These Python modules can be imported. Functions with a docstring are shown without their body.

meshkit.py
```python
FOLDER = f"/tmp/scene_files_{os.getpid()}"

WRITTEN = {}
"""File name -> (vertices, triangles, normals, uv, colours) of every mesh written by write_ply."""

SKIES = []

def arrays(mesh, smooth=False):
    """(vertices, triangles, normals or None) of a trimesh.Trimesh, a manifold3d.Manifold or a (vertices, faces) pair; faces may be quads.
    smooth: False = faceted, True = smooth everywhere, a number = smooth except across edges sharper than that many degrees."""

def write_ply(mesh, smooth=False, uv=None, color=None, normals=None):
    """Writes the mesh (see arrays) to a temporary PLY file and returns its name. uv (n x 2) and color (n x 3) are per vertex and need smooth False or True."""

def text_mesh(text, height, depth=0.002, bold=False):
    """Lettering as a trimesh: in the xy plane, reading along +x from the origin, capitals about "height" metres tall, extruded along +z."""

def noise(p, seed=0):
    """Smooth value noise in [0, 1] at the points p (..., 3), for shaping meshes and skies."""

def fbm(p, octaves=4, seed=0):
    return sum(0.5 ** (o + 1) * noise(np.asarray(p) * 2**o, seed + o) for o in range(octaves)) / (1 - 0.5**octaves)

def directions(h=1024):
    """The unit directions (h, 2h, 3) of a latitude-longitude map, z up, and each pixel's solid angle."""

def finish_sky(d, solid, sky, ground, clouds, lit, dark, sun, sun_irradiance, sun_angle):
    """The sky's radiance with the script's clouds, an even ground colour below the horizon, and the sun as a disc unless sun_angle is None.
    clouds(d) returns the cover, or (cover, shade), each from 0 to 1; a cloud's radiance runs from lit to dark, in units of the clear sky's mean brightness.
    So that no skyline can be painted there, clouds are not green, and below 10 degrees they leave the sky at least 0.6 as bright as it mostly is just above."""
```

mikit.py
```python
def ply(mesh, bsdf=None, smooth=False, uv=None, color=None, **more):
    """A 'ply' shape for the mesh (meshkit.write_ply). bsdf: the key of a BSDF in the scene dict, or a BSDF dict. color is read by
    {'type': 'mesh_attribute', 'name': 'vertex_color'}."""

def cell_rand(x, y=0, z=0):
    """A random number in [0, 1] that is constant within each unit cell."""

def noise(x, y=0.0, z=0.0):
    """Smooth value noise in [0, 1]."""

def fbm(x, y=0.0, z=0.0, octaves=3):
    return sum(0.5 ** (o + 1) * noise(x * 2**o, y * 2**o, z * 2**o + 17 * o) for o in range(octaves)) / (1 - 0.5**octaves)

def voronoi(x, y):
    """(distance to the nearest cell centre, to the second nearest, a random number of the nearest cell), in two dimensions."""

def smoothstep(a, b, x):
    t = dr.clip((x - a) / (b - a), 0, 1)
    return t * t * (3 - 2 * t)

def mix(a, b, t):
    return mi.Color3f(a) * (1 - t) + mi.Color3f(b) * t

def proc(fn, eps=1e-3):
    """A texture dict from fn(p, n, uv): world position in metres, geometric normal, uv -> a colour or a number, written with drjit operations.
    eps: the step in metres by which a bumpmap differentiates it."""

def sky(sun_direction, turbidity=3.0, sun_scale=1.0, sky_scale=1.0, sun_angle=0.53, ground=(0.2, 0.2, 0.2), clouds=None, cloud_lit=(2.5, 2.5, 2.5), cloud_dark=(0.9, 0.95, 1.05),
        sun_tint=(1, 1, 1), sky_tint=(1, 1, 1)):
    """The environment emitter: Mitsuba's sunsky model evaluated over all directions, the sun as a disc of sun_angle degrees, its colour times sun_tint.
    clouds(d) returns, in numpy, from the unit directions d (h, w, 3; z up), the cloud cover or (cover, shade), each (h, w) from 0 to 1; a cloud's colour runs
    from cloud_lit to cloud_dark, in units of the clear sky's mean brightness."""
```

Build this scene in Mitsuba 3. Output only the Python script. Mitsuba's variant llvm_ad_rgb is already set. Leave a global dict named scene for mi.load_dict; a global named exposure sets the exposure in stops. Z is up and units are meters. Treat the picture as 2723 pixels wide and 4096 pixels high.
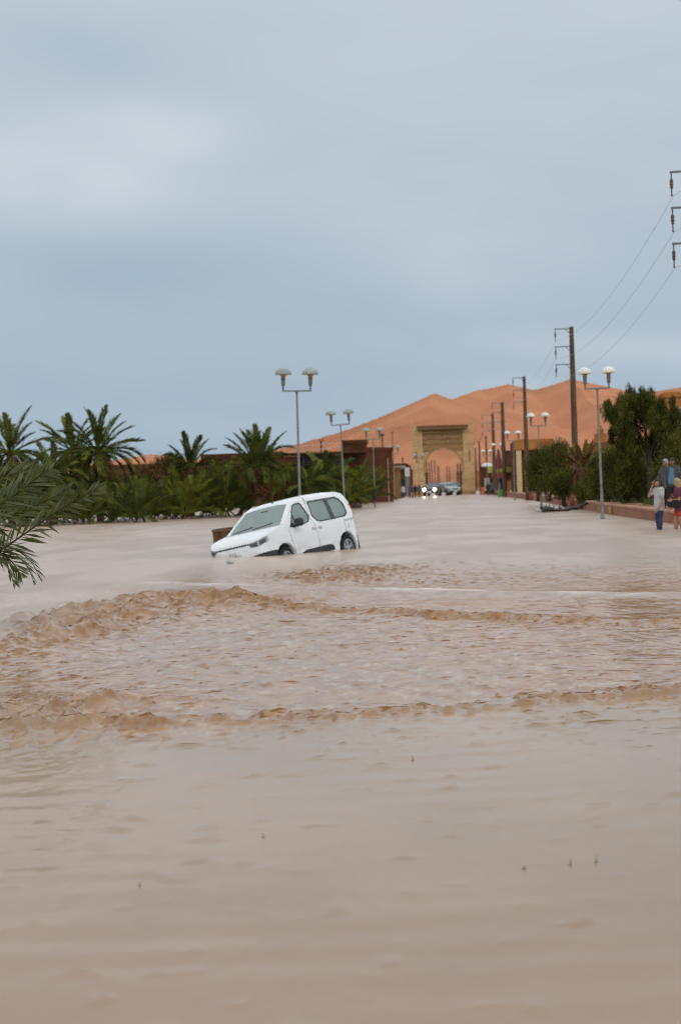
import math, numpy as np, trimesh, manifold3d as m3, mitsuba as mi, drjit as dr, mikit, meshkit
from shapely.geometry import Polygon, Point
from shapely import contains_xy
from scipy.spatial import Delaunay
T = mi.ScalarTransform4f
rng = np.random.default_rng(7)
scene, labels = {}, {}

# ------------------------------------------------------------------ camera, light, exposure
EYE = [0.0, 0.0, 1.55]                      # eye height above the flood; +y runs along the street
scene['camera'] = {'type': 'thinlens', 'fov': 22.013, 'fov_axis': 'x', 'near_clip': 0.5, 'far_clip': 9000.0,
                   'aperture_radius': 0.010, 'focus_distance': 16.0,
                   'to_world': T().look_at(origin=EYE, target=[EYE[0] + -0.058006, EYE[1] + 0.998222, EYE[2] + -0.013706], up=[0.031358, 0.015544, 0.999387])}
exposure = 2.05

def overcast(d):
    x, y, z = d[..., 0], d[..., 1], np.maximum(d[..., 2], 0.0)
    p = np.stack([x / (z + .30), y / (z + .30), z * 3.0], -1)
    q = np.stack([x / (z + .30) * 1.0, y / (z + .30) * 1.0, z * 4.5 + 3.1], -1)
    n = meshkit.fbm(p * 1.6 + 5.0, 4, 3)
    n2 = meshkit.fbm(q * 2.6 + [11.0, 4.0, 2.0], 4, 9)
    lift = z ** .95                                           # an overcast sky is brightest overhead
    az, el = np.arctan2(x, y), np.arcsin(np.clip(d[..., 2], -1, 1))
    m = meshkit.fbm(np.stack([az * 14, el * 34, az * 0 + 2.0], -1), 4, 6)
    soft = lambda a, e, sa, se: np.exp(-((az - a) / sa) ** 2 - ((el - e + .10 * (az - a)) / se) ** 2) * (.35 + 1.3 * m)
    banks = .30 * soft(-.215, .178, .062, .022) + .20 * soft(-.15, .205, .045, .016) + .16 * soft(.10, .074, .085, .010) + .12 * soft(.02, .125, .07, .03) - .14 * soft(-.20, .245, .07, .02) - .12 * soft(-.16, .125, .10, .02) + .12 * soft(-.13, .035, .05, .008) + .16 * soft(.05, .054, .03, .008)
    pale = .30 * np.clip(n2 - .52, 0, .25) + .30 * (n - .5) + .85 * banks
    shade = 1.0 - .97 * lift - pale * np.clip(z / .05, 0, 1)
    return np.ones_like(z), np.clip(shade, 0, 1)

scene['sky'] = mikit.sky([.30, -.70, .65], turbidity=3, sun_scale=.2, sun_angle=60, sun_tint=(.82, .96, 1.16), sky_scale=1.0, clouds=overcast,
                         cloud_lit=(2.41, 2.45, 2.52), cloud_dark=(1.06, 1.335, 1.60), ground=(.25, .18, .13))

# ------------------------------------------------------------------ helpers
def shp(key, mesh, mat, smooth=False, to_world=None):
    d = mikit.ply(mesh, mat, smooth=smooth)
    if to_world is not None:
        d['to_world'] = to_world
    scene[key] = d
    return key
COUNT = {}
def num(name):
    """name, name_001, name_002 ..."""
    k = COUNT.get(name, 0); COUNT[name] = k + 1
    return name if k == 0 else f'{name}_{k:03d}'
def part(parent, name, mesh, mat, smooth=False, to_world=None, label=None):
    key = num(parent + '__' + name)
    shp(key, mesh, mat, smooth, to_world)
    if label: labels[key] = {'label': label}
    return key
def thing(name, label, cat, group=None):
    key = num(name)
    labels[key] = {'label': label, 'category': cat}
    if group: labels[key]['group'] = group
    return key
def struct(name, mesh, mat, label, smooth=False):
    key = num(name); shp(key, mesh, mat, smooth)
    labels[key] = {'label': label, 'category': name.replace('_', ' '), 'kind': 'structure'}
    return key
def rot(yaw=0., pitch=0., roll=0.):
    c, s = math.cos, math.sin
    z = np.array([[c(yaw), -s(yaw), 0], [s(yaw), c(yaw), 0], [0, 0, 1]])
    y = np.array([[c(pitch), 0, s(pitch)], [0, 1, 0], [-s(pitch), 0, c(pitch)]])
    x = np.array([[1, 0, 0], [0, c(roll), -s(roll)], [0, s(roll), c(roll)]])
    return z @ y @ x
def mat4(R=np.eye(3), t=(0, 0, 0), s=1.0):
    m = np.eye(4); m[:3, :3] = np.asarray(R) * s; m[:3, 3] = t
    return T(m.tolist())
class MB:
    """Collects vertices and triangles into one mesh."""
    def __init__(s): s.v, s.f, s.n = [], [], 0
    def add(s, v, f):
        v = np.asarray(v, float); s.v.append(v); s.f.append(np.asarray(f, int) + s.n); s.n += len(v); return s
    def mesh(s): return (np.vstack(s.v), np.vstack(s.f))
    def tri(s, m): return s.add(m.vertices, m.faces)
    def box(s, c, d, R=None, ch=0.0):
        d = np.asarray(d, float) / 2
        if ch > 0:
            a = []
            for i in range(3):
                for q in np.ndindex(2, 2, 2):
                    p = d * (2 * np.array(q) - 1); w = p - np.sign(p) * ch; w[i] = p[i]; a.append(w)
            m = trimesh.convex.convex_hull(np.array(a)); v, f = m.vertices, m.faces
        else:
            m = trimesh.creation.box(2 * d); v, f = m.vertices, m.faces
        if R is not None: v = v @ np.asarray(R).T
        return s.add(v + np.asarray(c, float), f)
    def tube(s, pts, rad, sides=8, cap=True):
        p = np.asarray(pts, float); n = len(p); r = np.broadcast_to(np.asarray(rad, float), (n,))
        t = np.gradient(p, axis=0); t /= np.linalg.norm(t, axis=1, keepdims=True) + 1e-12
        ref = np.array([0, 0, 1.]) if abs(t[0][2]) < .9 else np.array([1., 0, 0])
        a = np.cross(t, ref); a /= np.linalg.norm(a, axis=1, keepdims=True) + 1e-12
        b = np.cross(t, a); th = np.arange(sides) * 2 * np.pi / sides
        v = (p[:, None] + r[:, None, None] * (np.cos(th)[None, :, None] * a[:, None] + np.sin(th)[None, :, None] * b[:, None])).reshape(-1, 3)
        f = []
        for i in range(n - 1):
            for j in range(sides):
                k = (j + 1) % sides
                f += [[i * sides + j, (i + 1) * sides + j, (i + 1) * sides + k], [i * sides + j, (i + 1) * sides + k, i * sides + k]]
        if cap:
            for j in range(1, sides - 1):
                f += [[0, j, j + 1], [(n - 1) * sides, (n - 1) * sides + j + 1, (n - 1) * sides + j]]
        return s.add(v, f)
    def lathe(s, prof, c=(0, 0, 0), sides=20, R=None):
        prof = np.asarray(prof, float); th = np.arange(sides) * 2 * np.pi / sides; n = len(prof)
        v = np.stack([prof[:, :1] * np.cos(th), prof[:, :1] * np.sin(th), np.repeat(prof[:, 1:], sides, 1)], -1).reshape(-1, 3)
        i, j = np.meshgrid(np.arange(n - 1), np.arange(sides), indexing='ij'); k = (j + 1) % sides
        f = np.stack([i * sides + j, i * sides + k, (i + 1) * sides + k, (i + 1) * sides + j], -1).reshape(-1, 4)
        f = np.vstack([f[:, [0, 1, 2]], f[:, [0, 2, 3]]])
        if R is not None: v = v @ np.asarray(R).T
        return s.add(v + np.asarray(c, float), f)
    def prism(s, poly, h, M=None):
        m = trimesh.creation.extrude_polygon(Polygon(poly), h, engine='earcut'); v = m.vertices
        if M is not None: v = v @ np.asarray(M)[:3, :3].T + np.asarray(M)[:3, 3]
        return s.add(v, m.faces)
def rgb(*c): return {'type': 'rgb', 'value': list(c)}
def bs(name, color, rough=.6, metal=0., spec=.5, coat=0., bump=None, bscale=1.0, thin=None):
    col = mikit.proc(color) if callable(color) else rgb(*color)
    d = {'type': 'principled', 'base_color': col, 'roughness': rough, 'metallic': metal, 'specular': spec, 'clearcoat': coat, 'clearcoat_gloss': .9}
    if bump is not None:
        d = {'type': 'bumpmap', 'arbitrary': mikit.proc(bump), 'scale': bscale, 'bsdf': d}
    scene[name] = {'type': 'twosided', 'bsdf': d}
    return name
def speck(a, b, sx, sz=None, lo=.3, hi=.7, oc=3):
    """colour running from a to b over clouds of noise sx (and sz upwards) metres wide"""
    sz = sz or sx
    return lambda p, n, uv: mikit.mix(a, b, mikit.smoothstep(lo, hi, mikit.fbm(p.x / sx, p.y / sx, p.z / sz, oc)))

# ------------------------------------------------------------------ materials
bs('sand', speck((.37, .156, .083), (.415, .182, .10), 60, 30), .9, spec=.1)
bs('earth', speck((.20, .115, .065), (.30, .18, .10), 1.4), .9, spec=.2)
bs('mud_wall', speck((.075, .036, .021), (.115, .058, .034), .9, .5), .92, spec=.1, bump=lambda p, n, uv: mikit.fbm(p.x * 6, p.y * 6, p.z * 6, 3), bscale=.03)
bs('red_wall', speck((0.094, 0.033, 0.017), (0.128, 0.046, 0.024), 1.2, .8), .9, spec=.1)
bs('ochre_wall', speck((0.165, 0.094, 0.034), (0.225, 0.131, 0.051), 1.3, .9), .9, spec=.1)
bs('orange_wall', speck((.34, .135, .042), (.43, .185, .06), 1.2, .9), .9, spec=.1)
bs('brown_wall', speck((0.078, 0.032, 0.018), (0.112, 0.048, 0.025), 1.2, .9), .9, spec=.1)
bs('gate_stone', speck((.52, .33, .165), (.62, .405, .21), 1.1, .5), .9, spec=.1, bump=lambda p, n, uv: mikit.fbm(p.x * 4, p.y * 4, p.z * 4, 3), bscale=.05)
bs('gate_dark', speck((.185, .108, .05), (.235, .14, .065), .8), .9, spec=.1)
bs('gate_trim', speck((.37, .22, .10), (.43, .26, .12), .8), .9, spec=.1)
bs('niche_red', (.26, .055, .03), .8)
bs('terracotta', speck((0.266, 0.118, 0.074), (0.326, 0.163, 0.107), .35, .2), .85, spec=.2)
bs('terracotta_dark', speck((0.215, 0.092, 0.059), (0.266, 0.122, 0.080), .3, .2), .85, spec=.2)
bs('terracotta_coping', speck((0.333, 0.178, 0.122), (0.392, 0.229, 0.163), .4, .2), .85, spec=.2)
bs('pier_red', speck((0.200, 0.078, 0.046), (0.244, 0.104, 0.063), .4, .2), .85, spec=.2)
bs('cream_paint', (.60, .46, .22), .7)
bs('dark_void', (.018, .016, .015), .8)
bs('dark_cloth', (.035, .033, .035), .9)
bs('concrete', speck((.34, .32, .29), (.45, .42, .39), .4), .85)
bs('lamp_steel', speck((.17, .18, .175), (.24, .245, .235), .3), .5, metal=.0)
bs('lamp_neck', (.14, .155, .15), .45)
bs('lamp_white', speck((.74, .74, .68), (.80, .80, .75), .15), .35)
bs('lamp_grey', speck((.26, .30, .29), (.33, .37, .35), .15), .35)
bs('lamp_amber', (.36, .24, .07), .4)
bs('pole_wood', lambda p, n, uv: mikit.mix((.085, .055, .036), (.15, .098, .062), mikit.smoothstep(.3, .7, mikit.fbm(p.x * 9, p.y * 9, p.z * .8, 3))), .85, spec=.2)
bs('pole_dark', (.065, .05, .042), .8)
bs('arm_steel', (.16, .175, .19), .5)
bs('insulator', (.10, .055, .04), .25)
bs('cable', (.50, .54, .60), .6)
bs('leaf_dark', speck((0.059, 0.083, 0.024), (0.116, 0.140, 0.036), .6), .65, spec=.03)
bs('leaf_mid', speck((0.086, 0.108, 0.023), (0.167, 0.180, 0.035), .5), .65, spec=.03)
bs('leaf_yellow', speck((0.094, 0.096, 0.009), (0.180, 0.164, 0.016), .5), .65, spec=.03)
bs('leaf_grey', speck((.050, .062, .030), (.09, .105, .055), .5), .65, spec=.03)
bs('leaf_dead', speck((0.084, 0.042, 0.018), (0.170, 0.084, 0.036), .4), .65, spec=.03)
bs('leaf_near', lambda p, n, uv: mikit.mix((.050, .064, .018), (.095, .112, .036), mikit.smoothstep(.3, .7, mikit.fbm(p.x * 5, p.y * 5, p.z * 5, 3))), .42, spec=.35)
bs('rachis', (.06, .056, .02), .7, spec=.1)
bs('palm_trunk', speck((.075, .045, .025), (.15, .092, .052), .12, .08), .9, spec=.1)
bs('tree_leaf', speck((0.065, 0.068, 0.016), (0.127, 0.122, 0.029), .5), .65, spec=.03)
bs('tree_leaf_shade', speck((0.044, 0.047, 0.013), (0.081, 0.079, 0.021), .6), .65, spec=.03)  # darker copy of tree_leaf; crown shade put into the colour, mixed in at random
bs('bark', (.045, .034, .026), .9)
bs('grass_mat', speck((.07, .075, .018), (.12, .12, .03), .5), .8)
bs('log_wet', speck((.018, .013, .011), (.042, .030, .024), .15), .4)
bs('rust', lambda p, n, uv: mikit.mix((.075, .040, .019), (.145, .080, .038), mikit.smoothstep(.3, .7, mikit.fbm(p.x * 6, p.y * 6, p.z * 2.5, 3))), .85, spec=.2)
bs('rust_light', (.17, .11, .065), .8)
bs('car_white', lambda p, n, uv: mikit.mix((.78, .80, .82), (.54, .46, .37), mikit.smoothstep(.42, .75, mikit.fbm(p.x * 5, p.y * 5, p.z * 5, 3)) * mikit.smoothstep(.55, -.05, p.z) * .5), .28, spec=.5, coat=.7)
bs('car_black', speck((.022, .022, .024), (.035, .035, .037), .1), .5, spec=.4)
bs('car_black_gloss', (.012, .012, .013), .25)
bs('car_seam', (.36, .36, .36), .7)
bs('car_seat', (.30, .32, .31), .8)
bs('car_trim_inside', (.14, .15, .15), .8)
bs('car_lining', (.55, .56, .53), .85)
bs('chrome', (.72, .73, .74), .18, metal=1.0)
bs('alloy', (.52, .53, .54), .32, metal=.85)
bs('tyre', (.02, .02, .021), .8, spec=.2)
bs('lamp_lens', (.32, .34, .36), .12, metal=.3, coat=1.0)
bs('lamp_inner', (.055, .058, .062), .25, coat=1.0)
bs('tail_red', (.50, .035, .04), .22, coat=1.0)
bs('badge_grey', (.36, .36, .37), .4)
bs('handle_grey', (.50, .50, .50), .45)
scene['car_glass'] = {'type': 'blendbsdf', 'weight': .5, 'a': {'type': 'thindielectric', 'specular_transmittance': rgb(.68, .78, .76)},
                      'b': {'type': 'twosided', 'bsdf': {'type': 'principled', 'base_color': rgb(.46, .58, .56), 'roughness': .35, 'specular': .5}}}
bs('suv_dark', (.10, .10, .095), .3, coat=.6)
bs('suv_silver', (.44, .45, .42), .3, coat=.6)
bs('suv_blue', (.06, .08, .10), .3, coat=.6)
bs('suv_glass', (.10, .125, .13), .1, spec=.7)
bs('skin', (.42, .23, .15), .55)
bs('skin_dark', (.22, .115, .07), .55)
bs('hair_dark', (.022, .016, .013), .5)
bs('hair_blond', (.46, .31, .15), .5)
bs('tee_white', speck((.46, .45, .46), (.56, .55, .55), .12), .9, spec=.1, bump=lambda p, n, uv: mikit.fbm(p.x * 14, p.y * 14, p.z * 6, 3), bscale=.05)
bs('denim', speck((.022, .034, .075), (.045, .062, .12), .1), .85)
bs('denim_wet', (.022, .026, .045), .6)
bs('maroon', (.14, .03, .065), .85)
bs('red_cloth', (.52, .05, .035), .8)
bs('shirt_grey', speck((.050, .052, .056), (.10, .103, .107), .06), .9)
bs('tee_blue', (.10, .215, .29), .85)
bs('black_cloth', (.016, .016, .018), .85)
bs('cloth_pale', (.46, .45, .46), .9)
bs('cloth_blue', (.05, .085, .19), .85)
bs('cloth_brown', (.16, .075, .05), .9)
bs('cloth_orange', (.40, .16, .04), .85)
bs('eye_dark', (.02, .015, .012), .3)
bs('lip', (.34, .12, .09), .5)
bs('sign_green', speck((.36, .36, .06), (.42, .42, .09), .5), .6)
bs('awning_red', (.36, .05, .03), .8)
bs('parasol_red', (.13, .025, .018), .8)
bs('awning_white', (.66, .67, .66), .8)
bs('plastic_green', (.16, .42, .12), .5)
bs('bin_orange', (.46, .11, .045), .6)
bs('yellow_paint', (.55, .36, .03), .6)
bs('window_green', (.10, .26, .22), .5)
bs('pane_dark', (.04, .05, .055), .15, spec=.6)
bs('shutter_grey', (.16, .165, .17), .7)
bs('board_white', (.52, .53, .50), .7)
bs('stone_pale', speck((.36, .29, .22), (.48, .40, .32), .2), .9)
bs('splash_mud', (.26, .13, .06), .35)
bs('road_wet', speck((.22, .20, .18), (.30, .275, .25), 4), .25, spec=.5)

def line_jump(X): return 20.75 - 1.0 * X + .07 * X * X          # the far standing wave
def line_near(X): return 12.2 + .30 * X                          # the near standing wave
def line_foam(X): return 25.4 - .82 * X + .045 * X * X           # foam along the drowned road edge
def water_colour(p, n, uv):
    x, y = mi.Float(p.x), mi.Float(p.y)
    yn, yj, yf = 12.2 + .30 * x, 20.75 - x + .07 * x * x, 25.4 - .82 * x + .045 * x * x
    stir = mikit.smoothstep(-1.2, .6, y - yn + 1.2 * (mikit.noise(x * 1.1, y * .8, 5.0) - .5))     # air beaten into the rough water makes it paler
    g = mikit.fbm(x * .9, y * .45, 0, 3)
    base = mikit.mix((.305, .199, .119), (.35, .231, .143), mikit.smoothstep(.3, .7, g))
    base = base * (1 - stir) + mikit.mix((.275, .132, .051), (.34, .182, .082), mikit.smoothstep(.35, .65, mikit.fbm(x * 9.0, y * 3.6, 2.0, 3))) * stir
    still = dr.maximum(mikit.smoothstep(-1.0, 13.0, y - yf), mikit.smoothstep(-4.0, -5.8, x) * mikit.smoothstep(14.0, 20.0, y))
    base = base * (1 - still) + mikit.mix((.37, .28, .215), (.46, .355, .285), mikit.smoothstep(.3, .7, mikit.fbm(x * .8, y * .3, 6.0, 3))) * still
    froth = mikit.smoothstep(.56, .82, mikit.fbm(x * 13.0, y * 4.5, 4.0, 3)) * stir * mikit.smoothstep(1.5, -3.0, y - yj) * .22
    d = (y - yf + 1.1 * (mikit.noise(x * .9, 3.1) - .5)) / (.16 + .34 * mikit.noise(x * .7, 7.7))
    streak = dr.exp(-d * d) * mikit.smoothstep(.36, .60, mikit.fbm(x * .9 + 3.0, y * 1.5, 1.5, 3))
    streak = streak * mikit.smoothstep(-6.0, -4.0, x) * mikit.smoothstep(5.5, 2.0, x) * .6
    return mikit.mix(base, (.66, .60, .50), dr.minimum(streak + froth, 1.0))
def water_rough(p, n, uv):                                       # beyond the road edge the ripples are finer than a pixel
    x, y = mi.Float(p.x), mi.Float(p.y)
    pool = mikit.smoothstep(-4.0, -5.8, x) * mikit.smoothstep(14.0, 20.0, y)
    return .12 + dr.maximum(pool, mikit.smoothstep(-5.0, 18.0, y - (25.4 - .82 * x + .045 * x * x))) * (.16 + .07 * mikit.noise(x * .4, y * .12))
def water_bump(p, n, uv):
    x, y = mi.Float(p.x), mi.Float(p.y)
    a = mikit.fbm(x * 7 + 2 * mikit.noise(x, y), y * 3.0, 0, 3)
    return a * (.25 + .6 * mikit.smoothstep(10.0, 20.0, y) - .45 * mikit.smoothstep(26.0, 45.0, y))
scene['flood'] = {'type': 'bumpmap', 'arbitrary': mikit.proc(water_bump, eps=.02), 'scale': .014,
                  'bsdf': {'type': 'principled', 'base_color': mikit.proc(water_colour), 'roughness': mikit.proc(water_rough), 'specular': .28}}

# ------------------------------------------------------------------ the water
def smst(a, b, x):
    t = np.clip((x - a) / (b - a), 0, 1); return t * t * (3 - 2 * t)
def build_water():
    ys = [3.2]
    while ys[-1] < 430:
        y = ys[-1]
        ys.append(y + (.036 if y < 8 else .036 if y < 28 else .036 + .0045 * (y - 28) if y < 60 else .18 + .02 * (y - 60)))
    ys = np.array(ys); N = 540
    t = np.linspace(0, 1, N)
    lo, hi = -(.31 * ys + 1.3), .20 * ys + 1.3
    lo = np.where(ys > 60, lo - 1.2 * (ys - 60), lo); hi = np.where(ys > 60, hi + 1.0 * (ys - 60), hi)
    X = lo[:, None] + (hi - lo)[:, None] * t; Y = np.repeat(ys[:, None], N, 1)
    n3 = lambda fx, fy, s, o: meshkit.fbm(np.stack([X * fx, Y * fy, np.full_like(X, s)], -1), o, 5) - .5
    ridg = lambda fx, fy, s: 1 - np.abs(2 * meshkit.noise(np.stack([X * fx, Y * fy, np.full_like(X, s)], -1)) - 1)
    wob = n3(.8, .5, 1.0, 3)
    dj = Y - line_jump(X) - 1.2 * wob; dn = Y - line_near(X) - .8 * wob; df = Y - line_foam(X)
    mid = smst(.6, -1.0, dj) * smst(-.4, .8, dn)                                      # between the two standing waves
    calm = smst(-4.6, -6.0, X + .25 * n3(1.2, .8, 21.0, 3) * 4) * smst(17, 20.5, Y + .6 * X + 3)
    after = smst(.2, -.3, dn) * np.exp(-np.clip(-dn, 0, 9) / .9)
    glass = np.exp(-((dj - 2.4) / 1.3) ** 2)                                          # smooth sheet sliding over the drowned road edge
    behind = smst(0.2, 2.5, df) * smst(-4.4, -2.6, X - .05 * (Y - 28)) * (.25 + .75 * np.exp(-np.clip(df, 0, 60) / 26))
    splash = np.exp(-((X + 1.7) / 1.2) ** 2 - ((Y - 31.5) / 2.6) ** 2)
    near = smst(.0, -2.0, dn)
    patch = np.clip(n3(.55, .35, 9.0, 3) * 2.2 + .75, .15, 1.6)
    amp = (.014 * near * np.clip(n3(.8, .5, 22.0, 3) * 5, 0, 1) + .070 * mid + .095 * after + .16 * behind * np.clip(n3(1.4, .7, 41.0, 3) * 5 + .2, .15, 1) + .24 * splash + .004) * patch
    amp *= (1 - .93 * calm) * (1 - .8 * glass)
    fade = np.where(Y > 60, np.clip(60 / Y, 0, 1) ** 2, 1)
    warp = n3(1.1, .7, 14.0, 2)
    pk = lambda q: np.clip(q, 0, 1) ** 2                                              # peaky crests over flat troughs
    g_j = np.exp(-((dj + .15) / .45) ** 2) * (.68 + .32 * np.clip(n3(.8, .3, 62.0, 3) * 3 + .6, 0, 1)) * smst(-6.0, -5.0, X); g_n = np.exp(-((dn + .02) / .27) ** 2) * (.68 + .32 * np.clip(n3(.9, .3, 61.0, 3) * 3 + .6, 0, 1)); g_a = np.exp(-((dn + 1.0) / .9) ** 2)
    lobe = np.exp(-((X + 2.75 - .05 * (Y - 12)) / .8) ** 2 - ((Y - 12.3) / 1.2) ** 2)
    lob2 = np.exp(-((X + 4.55) / .95) ** 2 - ((Y - 21.0) / 3.6) ** 2)
    lob2 = lob2 * smst(-5.75, -5.2, X + .8 * n3(1.5, .6, 44.0, 3))
    lob3 = np.exp(-((X + 2.9) / 1.7) ** 2 - ((Y - 24.2) / 1.8) ** 2)
    low_t = .62 - .85 * g_j - .95 * g_n - .25 * g_a - .55 * splash - .20 * mid - .55 * lob2 - .45 * lob3 - .5 * lobe - .30 * behind * (1 - splash)
    low_t += .9 * calm + .5 * glass * (1 - g_j) - .25 * n3(.9, .6, 51.0, 3)
    size = (.007 + .007 * mid + .021 * g_j + .018 * g_n + .018 * lob2 + .014 * lob3 + .008 * lobe + .010 * g_a + .034 * splash + .013 * behind) * (1 - .9 * calm)
    sh_ = .75 * (X + 2.6) * smst(-2.2, -3.6, X) + .25 * warp                          # on the left the flow runs slantwise
    ns = lambda fx, fy, q: meshkit.fbm(np.stack([X * fx, (Y + sh_) * fy, np.full_like(X, q)], -1), 2, 5) - .5
    fl = pk(np.clip(ns(5.6, 9.0, 52.0) * 3.4 - low_t, 0, 1)) + .75 * pk(np.clip(ns(14.0, 12.0, 53.0) * 3.4 - low_t, 0, 1))
    chop = .50 * n3(6.0, 5.6, 2.0, 2) + .25 * n3(12.0, 9.0, 4.0, 2) + .16 * n3(2.4, 1.2, 33.0, 2)
    h = (.45 * amp * chop + size * fl) * fade
    h += (.014 * near + .03 * (1 - near) * np.clip(32 / Y, .2, 1)) * n3(.9, .5, 6.0, 3) * fade * (1 - .7 * calm)
    # fine drawn-out ripples of the near water
    rp = np.clip(n3(.5, .7, 13.0, 2) * 2 + .5, 0, 1)
    h += .0022 * near * np.sin(Y * 15 - X * 2.4 + 7 * n3(.6, .8, 12.0, 3)) * rp
    h += .012 * near * pk(np.clip(n3(4.6, 7.0, 23.0, 3) * 3.6 - .45, 0, 1))
    br = np.clip(n3(1.7, .5, 7.0, 4) * 2.6 + .75, .25, 1.3)
    ragged = .35 + .55 * np.clip(n3(17.0, 6.0, 8.0, 2) * 2.4 + .45, 0, 1) + .5 * np.clip(n3(34.0, 14.0, 8.5, 2) * 2 + .3, 0, 1)
    lw = smst(-6.0, -5.0, X)
    h += .036 * br * (.5 + .5 * ragged) * np.where(dj > 0, np.exp(-(dj / .50) ** 2), np.exp(-(dj / .22) ** 2)) * lw
    h += .030 * br * (.5 + .5 * ragged) * np.where(dn > 0, np.exp(-(dn / .30) ** 2), np.exp(-(dn / .12) ** 2))
    # the swell that pours in from the left and its hanging sheets
    sheet = lambda fx, fy, s: pk(ridg(fx + 0 * X, fy, s))
    h += lobe * (.03 + .12 * sheet(5.2, 1.0, 15.0) * (n3(3.2, 1.2, 18.0, 3) + .5) + .09 * n3(9.0, 3.2, 15.5, 3))
    h += lob2 * (.02 + .34 * sheet(3.0, .8, 16.0) * (n3(2.4, 1.0, 19.0, 3) + .5) * .9 + .13 * ns(5.0, 3.6, 16.5))
    h += lob3 * (.02 + .26 * sheet(3.2, .9, 17.0) * (n3(2.6, 1.0, 20.0, 3) + .5) * .9 + .11 * ns(5.0, 3.6, 17.5))
    nearfoam = np.exp(-(df / .5) ** 2) * smst(-5.5, -3.5, X)
    h += nearfoam * .03 + splash * .05
    v = np.stack([X, Y, h], -1).reshape(-1, 3)
    i, j = np.meshgrid(np.arange(len(ys) - 1), np.arange(N - 1), indexing='ij')
    q = np.stack([i * N + j, i * N + j + 1, (i + 1) * N + j + 1, (i + 1) * N + j], -1).reshape(-1, 4)
    return v, np.vstack([q[:, [0, 1, 2]], q[:, [0, 2, 3]]])
struct('flood_water', build_water(), 'flood', 'muddy brown flood water covering the street and the palm grove', smooth=True)

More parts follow.
